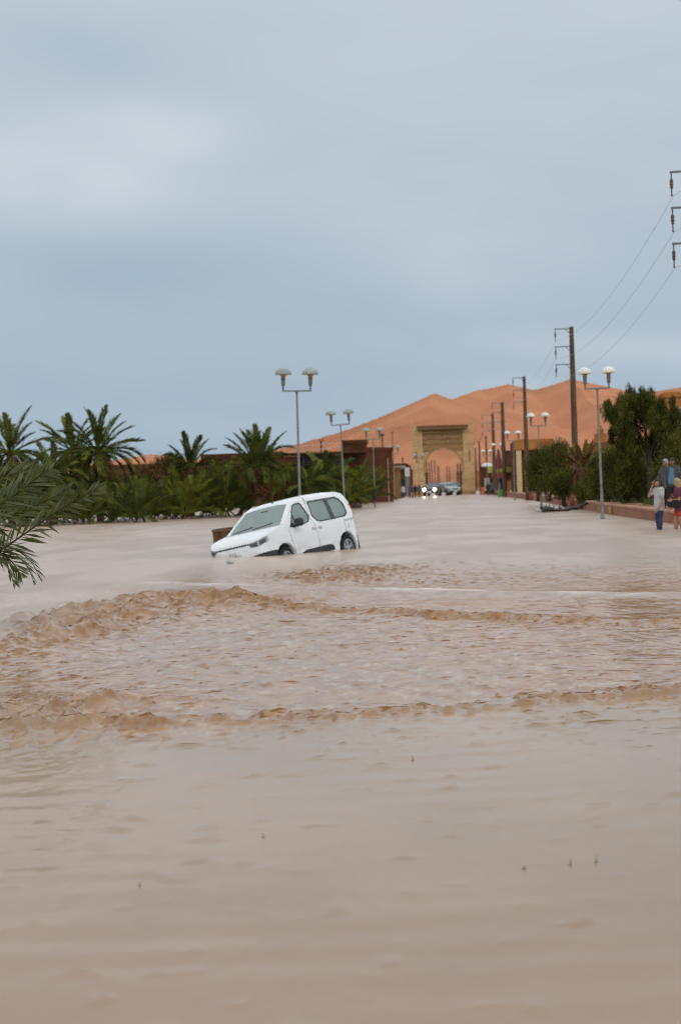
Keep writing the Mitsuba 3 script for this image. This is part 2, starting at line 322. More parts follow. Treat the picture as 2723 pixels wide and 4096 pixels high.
# ------------------------------------------------------------------ ground, road, dunes
def build_ground():
    xs = np.concatenate([np.linspace(-3000, -120, 30), np.linspace(-100, 5, 40), [7.0, 7.6, 7.8, 7.92, 8.0, 8.4], np.linspace(10, 100, 30), np.linspace(120, 3000, 30)])
    ys = np.concatenate([np.linspace(-60, 440, 90), np.linspace(460, 5000, 40)])
    X, Y = np.meshgrid(xs, ys)
    z = np.full_like(X, -.7)
    z = np.where((X > 7.85) & (Y > 20), .42 + .12 * meshkit.fbm(np.stack([X * .3, Y * .3, X * 0], -1), 3), z)
    z = np.where(Y > 430, -.15, z); z = np.where((np.abs(X) > 160) & (Y < 430), -.05 + .0 * X, z)
    v = np.stack([X, Y, z], -1).reshape(-1, 3); n = len(xs)
    i, j = np.meshgrid(np.arange(len(ys) - 1), np.arange(n - 1), indexing='ij')
    q = np.stack([i * n + j, i * n + j + 1, (i + 1) * n + j + 1, (i + 1) * n + j], -1).reshape(-1, 4)
    return v, np.vstack([q[:, [0, 1, 2]], q[:, [0, 2, 3]]])
struct('ground', build_ground(), 'earth', 'bare brown desert ground under and beyond the flood')
struct('road', MB().box((.6, 760, -.07), (9.4, 700, .2)).mesh(), 'road_wet', 'wet straight road running on beyond the gate')
struct('bank', MB().box((-36, 262, .02), (51, 160, .5), None, .12).mesh(), 'earth', 'low earth bank behind the palm grove')

def dunes():
    ridges = [  # crest lines (x, y, z in metres), slope on the near side, slope on the far side
        ([(-172.240, 1500.000, 28.861), (-141.734, 1500.000, 36.023), (-79.856, 1480.000, 50.067), (-46.223, 1500.000, 62.390), (-2.990, 1540.000, 80.910), (13.468, 1640.000, 81.273), (36.705, 1760.000, 94.840), (70.868, 1800.000, 101.409), (96.168, 1800.000, 95.397), (133.089, 1780.000, 103.108), (164.840, 1800.000, 97.813), (211.898, 1860.000, 91.121), (260.062, 1900.000, 98.490), (320.672, 1900.000, 108.934), (464.979, 1900.000, 77.074)], .40, .62),
        ([(-2.990, 1540.000, 80.910), (-10.917, 1380.000, 60.759), (-16.640, 1180.000, 33.917), (-24.262, 1050.000, 15.680)], .40, .46),
        ([(-84.372, 1050.000, 17.664), (-55.590, 1150.000, 35.248), (-26.465, 1180.000, 42.670), (16.857, 1260.000, 53.244), (38.665, 1330.000, 59.176), (65.272, 1420.000, 57.800)], .46, .5),
        ([(70.868, 1800.000, 101.409), (67.565, 1560.000, 72.358), (42.919, 1250.000, 39.124), (19.626, 1000.000, 15.021)], .42, .5),
        ([(133.089, 1780.000, 103.108), (131.491, 1560.000, 72.334), (134.227, 1350.000, 46.788), (112.908, 1080.000, 19.187)], .46, .38),
        ([(59.452, 1000.000, 19.388), (90.675, 1120.000, 33.437), (129.431, 1200.000, 41.413), (171.978, 1260.000, 49.291), (227.941, 1300.000, 56.387)], .44, .5),
        ([(-475.524, 2500.000, 46.098), (-446.142, 2500.000, 54.495), (-413.577, 2480.000, 59.180), (-398.928, 2500.000, 55.088), (-381.115, 2500.000, 45.865)], .12, .3)]
    xs = np.concatenate([np.linspace(-1600, -520, 60), np.linspace(-510, 420, 400), np.linspace(430, 1600, 60)]); ys = np.concatenate([np.linspace(560, 2000, 330), np.linspace(2020, 2800, 60)])
    X, Y = np.meshgrid(xs, ys); Z = np.full(X.shape, -3.0)
    wx = 4 * (meshkit.fbm(np.stack([X / 160, Y / 160, X * 0], -1), 3, 2) - .5); wy = 6 * (meshkit.fbm(np.stack([X / 160, Y / 160, X * 0 + 7], -1), 3, 4) - .5)
    for pts, sn, sf in ridges:
        P = np.array(pts)
        seg = P[1:] - P[:-1]; best = np.full(X.shape, -1e9)
        for a, s in zip(P[:-1], seg):
            L2 = s[0] ** 2 + s[1] ** 2
            t = np.clip(((X + wx - a[0]) * s[0] + (Y + wy - a[1]) * s[1]) / L2, 0, 1)
            dx, dy = X + wx - a[0] - t * s[0], Y + wy - a[1] - t * s[1]
            side = s[0] * dy - s[1] * dx
            dist = np.hypot(dx, dy)
            zz = a[2] + t * s[2]
            slope = np.where(side < 0, sn, sf)
            drop = slope * dist
            best = np.maximum(best, zz - drop)
        k = 5.0                                                        # a soft maximum keeps hollows rounded and crests crisp
        Z = np.where(best > Z, best + k * np.exp(-np.abs(best - Z) / k) * .3, Z + k * np.exp(-np.abs(best - Z) / k) * .3)
    Z = np.maximum(Z, -3.0)
    Z += np.where(Z > 2, 0.4 * (meshkit.fbm(np.stack([X / 90, Y / 70, X * 0], -1), 3, 8) - .5), 0)
    v = np.stack([X, Y, Z], -1).reshape(-1, 3); n = len(xs)
    i, j = np.meshgrid(np.arange(len(ys) - 1), np.arange(n - 1), indexing='ij')
    q = np.stack([i * n + j, i * n + j + 1, (i + 1) * n + j + 1, (i + 1) * n + j], -1).reshape(-1, 4)
    return v, np.vstack([q[:, [0, 1, 2]], q[:, [0, 2, 3]]])
struct('dunes', dunes(), 'sand', 'high orange sand dunes behind the town')

# ------------------------------------------------------------------ street lamps
def lamp_meshes(dome_r, dome_h, arm):
    pole = MB().tube([(0, 0, -.7), (0, 0, 1.2), (0, 0, 1.25), (0, 0, 5.14)], [.062, .060, .050, .036], 10).lathe([(.0, .02), (.10, .02), (.10, .06), (.065, .10), (.0, .10)], sides=12)
    cap = MB().lathe([(.0, -.05), (.055, -.05), (.055, .06), (.0, .07)], (0, 0, 5.12), 12)
    bar = MB().box((0, 0, 5.16), (2 * arm + .07, .06, .06), None, .008)
    neck = MB().lathe([(.0, 0), (.034, 0), (.034, .16), (.075, .24), (.080, .29), (.070, .33), (.088, .48), (.06, .485), (0, .485)], (0, 0, 0), 14)
    amb = MB().lathe([(.062, .48), (.085, .53), (.135, .60), (.0, .605)], (0, 0, 0), 14)
    a = np.linspace(0, math.pi / 2, 17)
    dome = MB().lathe([(0, .60), (dome_r * .93, .595), (dome_r, .605)] + [(dome_r * math.cos(q) ** .9 + .0, .615 + dome_h * math.sin(q)) for q in a[:-1]] + [(0, .615 + dome_h)], (0, 0, 0), 48)
    return [m.mesh() for m in (pole, cap, bar, neck, amb, dome)]
LAMP_R, LAMP_L = lamp_meshes(.27, .235, .465), lamp_meshes(.31, .24, .50)
PLY = {}
def shared(mesh_id, mesh, mat, smooth):
    k = (mesh_id, mat)
    if k not in PLY: PLY[k] = mikit.ply(mesh, mat, smooth=smooth)
    return PLY[k]
def put(parent, name, ply, m):
    key = num(parent + '__' + name); scene[key] = {**ply, 'to_world': m}; return key
def street_lamp(x, y, label, side, group, tilt=0., lean=0., z=0., yaw=0.):
    t = thing('street_lamp', label, 'street lamp', group)
    M, arm, dm = (LAMP_R, .465, 'lamp_white') if side == 'R' else (LAMP_L, .50, 'lamp_grey')
    R = rot(yaw, lean, 0); base = np.array([x, y, z])
    put(t, 'pole', shared(side + 'pole', M[0], 'lamp_steel', 40), mat4(R, base))
    Rt = R @ rot(0, tilt, 0); top = base + R @ np.array([0, 0, 5.16])
    off = lambda p: top + Rt @ np.array(p)
    put(t, 'pole_cap', shared(side + 'cap', M[1], 'lamp_steel', 40), mat4(Rt, off((0, 0, -5.16))))
    put(t, 'crossbar', shared(side + 'bar', M[2], 'lamp_steel', False), mat4(Rt, off((0, 0, -5.16))))
    for s in (-1, 1):
        h = put(t, 'lamp_head', shared(side + 'neck', M[3], 'lamp_neck', 40), mat4(Rt, off((s * arm, 0, 0))))
        put(h, 'reflector', shared(side + 'amb', M[4], 'lamp_amber', 40), mat4(Rt, off((s * arm, 0, 0))))
        put(h, 'dome', shared(side + 'dome', M[5], dm, False), mat4(Rt, off((s * arm, 0, 0))))
    return t
RG, LG = 'white domed lamps along the right kerb', 'grey domed lamps along the left kerb'
street_lamp(6.32, 69.7, 'white twin-domed street lamp nearest on the right, in front of the large tree', 'R', RG, lean=-.012)
street_lamp(6.41, 113.8, 'white twin-domed street lamp, second on the right, by the black driftwood log', 'R', RG, lean=-.008)
street_lamp(6.26, 151.3, 'white twin-domed street lamp, third on the right, before the orange shop', 'R', RG)
street_lamp(6.35, 196, 'white twin-domed street lamp, fourth on the right, by the green plastic crate', 'R', RG)
street_lamp(6.1, 232, 'small white twin-domed street lamp, fifth on the right, just right of the gate', 'R', RG)
street_lamp(-5.2, 64.0, 'tall grey twin-domed street lamp directly behind the white van', 'L', LG, lean=.004, tilt=.025)
street_lamp(-5.52, 99.5, 'grey twin-domed street lamp with a tilted crossbar behind the van tail', 'L', LG, lean=-.02, tilt=-.03)
street_lamp(-5.03, 131.6, 'grey twin-domed street lamp with a dark bin on its post', 'L', LG)
street_lamp(-5.15, 192, 'grey twin-domed street lamp before the ochre wall', 'L', LG)
street_lamp(-3.1, 246, 'grey twin-domed street lamp in front of the left gate pier', 'L', LG)
b = thing('litter_bin', 'dark litter bin fixed to a grey lamp post on the left', 'litter bin')
part(b, 'body', MB().lathe([(0, .0), (.15, .0), (.19, .25), (.19, .82), (.0, .82)], (-5.03, 131.45, .55), 14).mesh(), 'dark_cloth', 30)
part(b, 'lid', MB().lathe([(.20, .83), (.19, .90), (.10, .97), (0, .99)], (-5.03, 131.45, .55), 14).mesh(), 'pane_dark', 30)

# ------------------------------------------------------------------ utility poles and cables
ARM_Z = (10.35, 9.32, 8.29)
def utility_pole(x, y, h, label, arms=ARM_Z, arm_len=.98, z0=.2, r=(.20, .12), lean=0.):
    t = thing('utility_pole', label, 'utility pole', 'wooden utility poles along the right side')
    R = rot(0, lean, 0)
    def tr(p): return (np.asarray(p, float) - [0, 0, z0]) @ R.T + [x, y, z0]
    part(t, 'post', MB().tube(tr([(0, 0, -.4), (0, 0, h * .35), (0, 0, h * .7), (0, 0, h)]), [r[0], r[0] * .9, (r[0] + r[1]) / 2, r[1]], 12).mesh(), 'pole_wood', 40)
    for az in arms:
        a = part(t, 'arm', MB().tube(tr([(-r[1] * .8, 0, az), (-arm_len, 0, az)]), .035, 6).tube(tr([(-r[1], 0, az - .25), (-.35, 0, az - .02)]), .02, 5).mesh(), 'arm_steel')
        prof = [(0, 0), (.02, 0), (.02, -.16), (.045, -.2), (.055, -.26), (.04, -.29), (.058, -.34), (.04, -.38), (.052, -.42), (.02, -.47), (.02, -.62), (.035, -.66), (.0, -.69)]
        part(a, 'insulator', MB().lathe(prof, tr([(-arm_len + .04, 0, az - .02)])[0], 8).mesh(), 'insulator', 40)
    return t
utility_pole(7.86, 51.0, 10.6, 'nearest wooden pole at the right edge, only its three arm ends showing', r=(.2, .13), lean=-.004)
utility_pole(7.78, 102, 10.45, 'tall brown wooden pole with three arms, beside the nearest right lamp')
utility_pole(7.22, 148, 10.45, 'brown wooden pole with three arms, second from the right')
utility_pole(6.93, 193, 10.4, 'brown wooden pole with three short arms, third from the right', arm_len=1.15, r=(.26, .16))
utility_pole(6.85, 226, 10.5, 'dark wooden pole with three arms, fourth from the right', arm_len=1.4, r=(.26, .15))
for (x, y, h, w) in ((8.3, 318, 10.2, 'fifth'), (7.75, 350, 10.1, 'sixth'), (7.95, 400, 9.7, 'seventh')):
    utility_pole(x, y, h, f'thin dark distant pole, {w} from the right, beside the gate', arms=(h - .3,), r=(.22, .14))
def cable(name, label, spans, r, group=None):
    m = MB()
    for a, b_, sag in spans:
        s = np.linspace(0, 1, 14)[:, None]; p = np.array(a) * (1 - s) + np.array(b_) * s; p[:, 2] -= 4 * sag * (s * (1 - s))[:, 0]
        m.tube(p, r, 5, False)
    k = thing(name, label, 'cable', group); shp(k, m.mesh(), 'cable')
for az, w in zip(ARM_Z, ('topmost', 'middle', 'lowest')):
    z = az - .7
    pts = [(7.0, 0.5, z), (6.92, 51, z), (6.84, 102, z), (6.28, 148, z), (5.82, 193, z), (5.5, 226, z)]
    cable('power_cable', f'thin grey {w} power cable sagging between the wooden poles', [(pts[i], pts[i + 1], .9) for i in range(5)], .007, 'power cables on the wooden poles')
for dz, w in ((0, 'lower'), (.55, 'upper')):
    cable('overhead_wire', f'fine {w} overhead wire crossing above the low dune on the left', [((-60, 200, 6.3 + dz), (-28, 200, 6.0 + dz), .3), ((-28, 200, 6.0 + dz), (-9.5, 205, 6.6 + dz), .4)], .022, 'overhead wires on the left')
def plain_pole(px, py, h, label, r=.11, fork=False, z=0., lamp=False, group='thin poles on the left'):
    t = thing('wire_pole', label, 'pole', group)
    part(t, 'post', MB().tube([(px, py, -.5), (px, py, h)], [r, r * .75], 8).mesh(), 'pole_dark', 40)
    m = MB()
    if fork: m.tube([(px - .3, py, h + .25), (px, py, h - .1), (px + .3, py, h + .25)], .08, 6)
    elif lamp: m.box((px, py, h + .02), (.55, .3, .25), None, .03)
    else: m.box((px, py, h - .25), (.5, .1, .09))
    part(t, 'bracket', m.mesh(), 'pole_dark')
plain_pole(-6.75, 205, 7.6, 'thin dark pole with a boxy top at the end of the red brown building', r=.10, lamp=True)
plain_pole(-6.9, 255, 9.6, 'very thin tall pole just left of the gate', r=.06)
plain_pole(-6.1, 282, 6.2, 'short dark pole before the far left shops', r=.13)
plain_pole(-14.6, 215, 7.4, 'dark pole with a forked top above the open shed', r=.14, fork=True)

# ------------------------------------------------------------------ gate
def gate():
    t = thing('town_gate', 'sandy stone town gate with horned corners and a wide arched opening', 'gate')
    Y, D = 262.0, 2.2
    cx, cz = .38, 0.
    w, piers_in = 9.2, 2.95                 # outer half width is w/2
    hw = w / 2
    def pr(poly, y0, d, mat, name, label=None):
        m = trimesh.creation.extrude_polygon(poly, d, engine='earcut')
        v = m.vertices[:, [0, 2, 1]] * [1, 1, 1] + [cx, Y + y0, cz]
        return part(t, name, (v, m.faces[:, ::-1]), mat, 25, label=label)
    a = np.linspace(0, math.pi, 25)
    r = 2.74
    arch = [(-r, -.5), (-r, 3.95)] + [(-r * 1.0 * math.cos(q), 3.95 + 3.05 * math.sin(q)) for q in a] + [(r, 3.95), (r, -.5)]
    face = Polygon([(-3.05, -.5), (3.05, -.5), (3.05, 9.75), (-3.05, 9.75)]).difference(Polygon(arch))
    pr(face, 0.0, D, 'gate_stone', 'arch_wall')
    ring = Polygon(arch).buffer(.28).difference(Polygon(arch)).intersection(Polygon([(-4, 3.0), (4, 3.0), (4, 9), (-4, 9)]))
    pr(ring, -.12, .14, 'gate_trim', 'arch_rim')
    for s in (-1, 1):
        o = [(s * 3.0, -.5), (s * hw, -.5), (s * hw, 11.2), (s * (hw - .12), 11.2), (s * (hw - .42), 10.55), (s * (hw - .85), 10.15), (s * 3.0, 10.05)]
        p = pr(Polygon(o).buffer(0), -.25, D + .5, 'gate_stone', 'pier')
        part(p, 'niche', MB().box((cx + s * 3.95, Y - .26, 5.75), (.20, .06, 1.5), None, .01).mesh(), 'niche_red')
        part(p, 'niche_frame', MB().box((cx + s * 3.95, Y - .255, 4.9), (.42, .05, .14)).box((cx + s * 3.95, Y - .255, 6.62), (.42, .05, .14)).mesh(), 'gate_trim')
        part(p, 'plinth', MB().box((cx + s * 3.82, Y + .9, .2), (1.85, D + .9, .8), None, .04).mesh(), 'gate_trim')
        for k in range(5):
            part(p, 'string_course', MB().box((cx + s * 3.8, Y - .27, 2.2 + 1.75 * k), (1.5, .05, .09)).mesh(), 'gate_trim')
    part(t, 'cornice', MB().box((cx, Y + .7, 10.02), (7.6, D + 1.0, .22)).box((cx, Y + .7, 9.82), (7.2, D + .7, .18)).mesh(), 'gate_dark')
    part(t, 'roof_tiles', MB().box((cx, Y + .2, 10.22), (7.7, 1.0, .2), rot(0, 0, .3)).mesh(), 'brown_wall')
    for k in range(8):
        part(t, 'finial', MB().tube([(cx - 3.2 + k * .914, Y + .3, 10.2), (cx - 3.2 + k * .914, Y + .3, 10.62)], [.06, .02], 6).mesh(), 'gate_dark')
    fr = part(t, 'carved_frieze', MB().box((cx, Y - .06, 8.42), (6.0, .12, 1.7)).mesh(), 'gate_dark')
    for k in range(17):
        x = cx - 2.72 + k * .34
        m = MB().tube([(x - .11, Y - .16, 8.42), (x - .11, Y - .16, 8.85), (x, Y - .16, 9.08), (x + .11, Y - .16, 8.85), (x + .11, Y - .16, 8.42)], .035, 4)
        part(fr, 'blind_arch', m.mesh(), 'gate_stone')
    for j in range(2):
        for k in range(15):
            x = cx - 2.7 + k * .386
            part(fr, 'carved_lozenge', MB().box((x, Y - .13, 7.85 + .27 * j), (.17, .05, .17), rot(0, math.pi / 4, 0)).mesh(), 'gate_stone')
    for z, d in ((7.42, .16), (7.02, .12), (6.72, .1), (9.42, .16)):
        part(t, 'moulding', MB().box((cx, Y - .08, z), (6.05, .16 + d, d)).mesh(), 'gate_trim')
    for k in range(14):
        part(t, 'corbel', MB().box((cx - 2.8 + k * .43, Y - .16, 9.62), (.16, .3, .2)).mesh(), 'gate_dark')
gate()

# ------------------------------------------------------------------ low wall on the right
def low_wall():
    t = thing('low_wall', 'low terracotta brick wall with red piers along the right bank', 'wall')
    ys = np.array([20, 58, 80, 102, 150, 207, 222]); xs = np.array([8.6, 7.85, 7.5, 7.75, 7.75, 7.1, 7.0])
    X = lambda y: np.interp(y, ys, xs); H = lambda y: np.interp(y, [20, 58, 102, 207], [.44, .44, .50, .56])
    n = 0; y = 44.0; rest = MB()
    while y < 220:
        L = .30 if y < 106 else .6
        m = MB().box((X(y + L / 2), y + L / 2, H(y) / 2 - .25), (.30 + .012 * rng.uniform(-1, 1), L - .022, H(y) + .35), rot(math.atan2(1, (X(y + L) - X(y)) / L) - math.pi / 2, 0, rng.uniform(-.01, .01)), .006)
        if n < 200: part(t, 'brick', m.mesh(), ('terracotta', 'terracotta_dark', 'terracotta')[n % 3 if rng.random() < .6 else 0])
        else: rest.add(*m.mesh())
        n += 1; y += L
    k = part(t, 'far_bricks', rest.mesh(), 'terracotta'); labels[k] = {'label': 'far stretch of small terracotta bricks', 'kind': 'stuff'}
    y = 44.0
    while y < 220:
        L = 1.2 if y < 110 else 6.0
        part(t, 'coping', MB().box((X(y + L / 2), y + L / 2, H(y) - .045), (.36, L - .015, .09), rot(math.atan2(1, (X(y + L) - X(y)) / L) - math.pi / 2), .012).mesh(), 'terracotta_coping')
        y += L
    for y in (101.5, 147.5, 193): part(t, 'pier', MB().box((X(y) - .17, y, .15), (.55, 1.25, 1.06), None, .02).mesh(), 'pier_red', label='square red pier at the foot of a pole')
    part(t, 'yellow_mark', MB().box((7.5 - .19, 77.0, .20), (.03, .32, .30)).mesh(), 'yellow_paint', label='yellow painted patch behind the nearest lamp post')
low_wall()

# ------------------------------------------------------------------ buildings
def building(name, label, cat, pts, z0, z1, mat, roof='earth', parapet=True):
    """walls on the outline pts (x, y); returns the key"""
    t = thing(name, label, cat)
    poly = Polygon(pts)
    m = trimesh.creation.extrude_polygon(poly, z1 - z0, engine='earcut'); m.vertices[:, 2] += z0
    part(t, 'wall', m, mat)
    if parapet:
        q = poly.buffer(.12, join_style=2).difference(poly.buffer(-.25, join_style=2))
        m = trimesh.creation.extrude_polygon(q, .35, engine='earcut'); m.vertices[:, 2] += z1
        part(t, 'parapet', m, mat)
    return t
def opening(t, name, c, w, h, mat, frame=None, d=.12, along=(1, 0), label=None):
    """a window or door in a wall that runs along the unit direction `along`"""
    ax = np.array([along[0], along[1], 0.]); R = np.stack([ax, np.cross([0, 0, 1.], ax), [0, 0, 1.]], 1)
    if frame:
        m = MB()
        for s in (-1, 1):
            m.box(np.array(c) + R @ [s * (w / 2 + .04), 0, 0], (.09, d + .1, h + .16), R); m.box(np.array(c) + R @ [0, 0, s * (h / 2 + .04)], (w - .01, d + .1, .09), R)
        k = part(t, name, m.mesh(), frame, label=label); part(k, 'pane', MB().box(c, (w, d, h), R).mesh(), mat)
    else:
        k = part(t, name, MB().box(c, (w, d, h), R).mesh(), mat, label=label)
    return k
# left side
w = building('garden_house', 'long low mud brick house behind the palm grove on the left', 'house', [(-36, 176), (-15.4, 176), (-15.4, 186), (-36, 186)], -.3, 4.3, 'mud_wall')
for x in (-33, -29.5, -24.5, -20, -17): opening(w, 'window', (x, 175.98, 2.6), .7, .9, 'dark_void', 'brown_wall')
part(w, 'upper_room', MB().box((-20.5, 181, 4.9), (8, 6, 1.1), None, .05).mesh(), 'brown_wall')
sh = thing('open_shed', 'open shed with a flat roof and a dark shadowy inside left of the red tower', 'shed')
part(sh, 'side_wall', MB().box((-15.0, 172.6, 2.1), (2.6, 4, 5.4), None, .06).mesh(), 'brown_wall')
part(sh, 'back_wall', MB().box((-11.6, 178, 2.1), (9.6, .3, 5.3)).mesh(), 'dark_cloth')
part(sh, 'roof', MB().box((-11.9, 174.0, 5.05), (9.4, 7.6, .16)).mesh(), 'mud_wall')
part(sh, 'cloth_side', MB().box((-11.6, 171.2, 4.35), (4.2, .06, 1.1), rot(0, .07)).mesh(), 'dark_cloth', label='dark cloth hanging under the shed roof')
for x in (-13.4, -10.4): part(sh, 'post', MB().tube([(x, 170.8, -.3), (x, 170.8, 5.0)], .1, 8).mesh(), 'pole_dark')
tw = building('tower_block', 'square red brown tower block at the corner of the shed', 'building', [(-9.6, 172), (-7.35, 172), (-7.35, 176), (-9.6, 176)], -.3, 5.9, 'brown_wall')
opening(tw, 'window', (-8.4, 171.97, 4.3), .5, .7, 'dark_void')
rb = building('red_house', 'red brown flat roofed house behind the third left lamp', 'house', [(-7.35, 172.3), (-4.85, 176.5), (-6.0, 184), (-8, 184)], -.3, 5.15, 'red_wall')
part(rb, 'gutter', MB().tube([(-5.3, 175.6, 4.4), (-5.3, 175.6, 0)], .05, 6).mesh(), 'concrete')
oc = building('ochre_house', 'low ochre house with a green framed window beside the left lamps', 'house', [(-8.9, 208), (-5.0, 216), (-6.5, 226), (-11, 222)], -.3, 3.6, 'ochre_wall')
opening(oc, 'window', (-6.72, 212.45, 1.78), .75, 1.15, 'pane_dark', 'window_green', along=(.4383, .8988), label='window in a bright green frame')
part(oc, 'roof_tank', MB().lathe([(0, 0), (.6, 0), (.6, .9), (.3, 1.1), (0, 1.1)], (-6.6, 219.5, 3.9), 14).mesh(), 'leaf_grey', 30)
sp = building('grey_shop', 'row of small grey shops with awnings between the ochre house and the gate', 'shop', [(-7.6, 262), (-5.2, 262), (-5.2, 300), (-7.6, 300)], -.2, 4.6, 'brown_wall')
opening(sp, 'shutter', (-6.9, 261.95, 2.4), 1.1, 2.6, 'shutter_grey'); opening(sp, 'shutter', (-5.7, 261.95, 1.4), .8, 2.4, 'dark_void')
part(sp, 'roof_sheet', MB().box((-6.2, 261.5, 4.3), (1.8, 1.2, .1), rot(0, 0, -.3)).mesh(), 'board_white')
sb = thing('sign_board', 'pale upright sign board on a dark stand left of the gate', 'sign')
part(sb, 'board', MB().box((-4.85, 252, 3.55), (.68, .12, 1.3), None, .02).mesh(), 'board_white'); part(sb, 'stand', MB().box((-4.85, 252.1, 1.3), (.6, .12, 3.2)).mesh(), 'shutter_grey')
# right side
os_ = building('orange_shop', 'orange corner shop with a cream pilaster behind the third right lamp', 'shop', [(7.95, 186), (11.8, 186), (11.8, 200), (7.95, 200)], .1, 6.0, 'brown_wall', parapet=False)
part(os_, 'fascia', MB().box((9.85, 185.9, 5.5), (4.1, .5, 1.15), None, .03).mesh(), 'orange_wall')
part(os_, 'pilaster', MB().box((8.25, 185.85, 2.5), (.55, .25, 4.8)).mesh(), 'cream_paint')
opening(os_, 'doorway', (9.4, 185.96, 1.5), 1.0, 2.5, 'dark_void', 'cream_paint'); opening(os_, 'hung_goods', (10.6, 185.9, 2.4), .9, 1.6, 'shirt_grey')
gs = building('green_shop', 'shop front with a yellow green fascia and a red awning right of the gate', 'shop', [(5.6, 246), (10.6, 246), (10.6, 258), (5.6, 258)], -.1, 4.0, 'brown_wall', parapet=False)
part(gs, 'fascia', MB().box((8.5, 245.8, 3.55), (3.9, .3, 1.1)).mesh(), 'sign_green')
part(gs, 'awning', MB().box((7.85, 245.2, 2.55), (1.7, 1.2, .62), rot(0, 0, .12)).mesh(), 'awning_red')
opening(gs, 'doorway', (7.8, 245.95, 1.2), 1.6, 2.0, 'dark_void'); opening(gs, 'display', (9.6, 245.95, 1.2), 1.0, 1.4, 'cloth_orange'); opening(gs, 'display', (6.4, 245.95, 1.4), .8, 1.8, 'concrete')
for x, w_ in ((6.5, 'left'), (7.8, 'right')):
    a = thing('market_parasol', f'small white parasol on the {w_} above the shop fascia', 'parasol', 'white parasols by the shop')
    part(a, 'canopy', MB().lathe([(.75, 0), (.5, .18), (.0, .36)], (x - .2, 240, 4.05), 10).lathe([(.74, -.0), (.74, -.22)], (x - .2, 240, 4.05), 10).mesh(), 'awning_white', 20); part(a, 'pole', MB().tube([(x - .2, 240, -.2), (x - .2, 240, 4.4)], .03, 6).mesh(), 'pole_dark')
fb = building('far_house', 'tall narrow brown house between the poles on the right', 'house', [(9.0, 240), (11.5, 240), (11.5, 246), (9.0, 246)], 3.9, 5.6, 'brown_wall')
cp = thing('closed_parasol', 'folded dark red parasol standing beside the third wooden pole', 'parasol')
part(cp, 'canopy', MB().lathe([(.0, 3.2), (.42, 3.3), (.34, 4.2), (.12, 5.4), (0, 5.6)], (6.85, 208, 0), 12).mesh(), 'parasol_red', 30); part(cp, 'pole', MB().tube([(6.85, 208, 0), (6.85, 208, 3.3)], .04, 6).mesh(), 'pole_dark')
g = thing('plastic_crate', 'bright green plastic crate at the end of the low wall', 'crate')
part(g, 'body', MB().box((6.9, 196, .42), (1.15, .8, .75), None, .05).mesh(), 'plastic_green')
for k in range(5): part(g, 'slat', MB().box((6.45 + .225 * k, 195.58, .42), (.1, .05, .62)).mesh(), 'plastic_green')
bn = thing('orange_bin', 'small orange bin standing beside the right gate pier', 'bin')
part(bn, 'body', MB().box((5.55, 238, .5), (.5, .5, 1.0), None, .05).mesh(), 'bin_orange'); part(bn, 'lid', MB().box((5.55, 238, 1.04), (.56, .56, .08), None, .03).mesh(), 'bin_orange')
yb = building('kasbah_house', 'orange kasbah style house with stepped corners behind the right bushes', 'house', [(12.4, 142), (24, 142), (24, 152), (12.4, 152)], .1, 4.6, 'ochre_wall', parapet=False)
for x in (12.9, 17.2, 19.2):
    part(yb, 'merlon', MB().box((x, 142.2, 4.9), (.95, .5, .7)).box((x, 142.2, 5.4), (.5, .5, .5)).box((x, 142.2, 5.75), (.22, .4, .3)).mesh(), 'orange_wall', label='stepped orange corner merlon')
for x in (14.5, 16.3, 20.3): opening(yb, 'window', (x, 141.97, 2.6), .8, 1.1, 'pane_dark', 'cream_paint')
tb = building('tall_house', 'tall orange house with a yellow lower wall at the right edge behind the tree', 'house', [(15.2, 118), (24, 118), (24, 128), (15.2, 128)], .1, 6.9, 'orange_wall')
part(tb, 'yellow_band', MB().box((19.6, 117.9, 3.3), (8.7, .2, 2.4)).mesh(), 'cream_paint')
for x in (16.2, 18.2): opening(tb, 'window', (x, 117.96, 5.4), .6, 1.5, 'shutter_grey', 'cream_paint')
# beyond the gate
for i, (x, y, wd, h, m_) in enumerate(((-9.5, 420, 7, 5.2, 'red_wall'), (-10, 470, 8, 4.6, 'brown_wall'), (-9, 540, 7, 5.6, 'mud_wall'), (9.4, 440, 6, 4.4, 'orange_wall'), (10, 520, 8, 5.0, 'brown_wall'), (9.5, 610, 8, 5.4, 'orange_wall'), (-9.0, 640, 8, 6, 'brown_wall'))):
    t = building('street_house', ('dark red', 'brown', 'grey brown', 'nearest orange', 'dull brown', 'farther orange', 'farthest brown')[i] + ' flat roofed house on the ' + ('left' if x < 0 else 'right') + ' of the street beyond the gate', 'house', [(x - wd / 2, y), (x + wd / 2, y), (x + wd / 2, y + 30), (x - wd / 2, y + 30)], -.2, h, m_)
    labels[t]['group'] = 'houses beyond the gate'
    for k in (-1, 1): opening(t, 'window', (x + k * wd / 4, y - .03, h * .6), .9, 1.1, 'pane_dark')
    sx = x + (wd / 2 + .03) * (1 if x < 0 else -1)
    for k in range(3): opening(t, 'doorway', (sx, y + 5 + 9 * k, 1.2), 1.6, 2.4, 'dark_void', along=(0, 1))
for i, (px, y, h) in enumerate(((-4.9, 520, 9.2), (-4.55, 560, 10.4), (-4.2, 640, 9.8), (-3.7, 700, 11.6), (-2.7, 760, 12.4), (-1.5, 820, 11.0), (-.9, 880, 10.6), (4.9, 520, 7.6), (3.3, 700, 8.6), (2.5, 760, 9.6), (4.6, 420, 6.4))):
    plain_pole(px, y, h, ('nearest', 'second', 'third', 'fourth', 'fifth', 'sixth', 'farthest', 'second', 'third', 'farthest', 'nearest')[i] + ' thin dark pole on the ' + ('left' if px < 0 else 'right') + ' of the street beyond the gate', r=.24, group='poles beyond the gate on the ' + ('left' if px < 0 else 'right'))
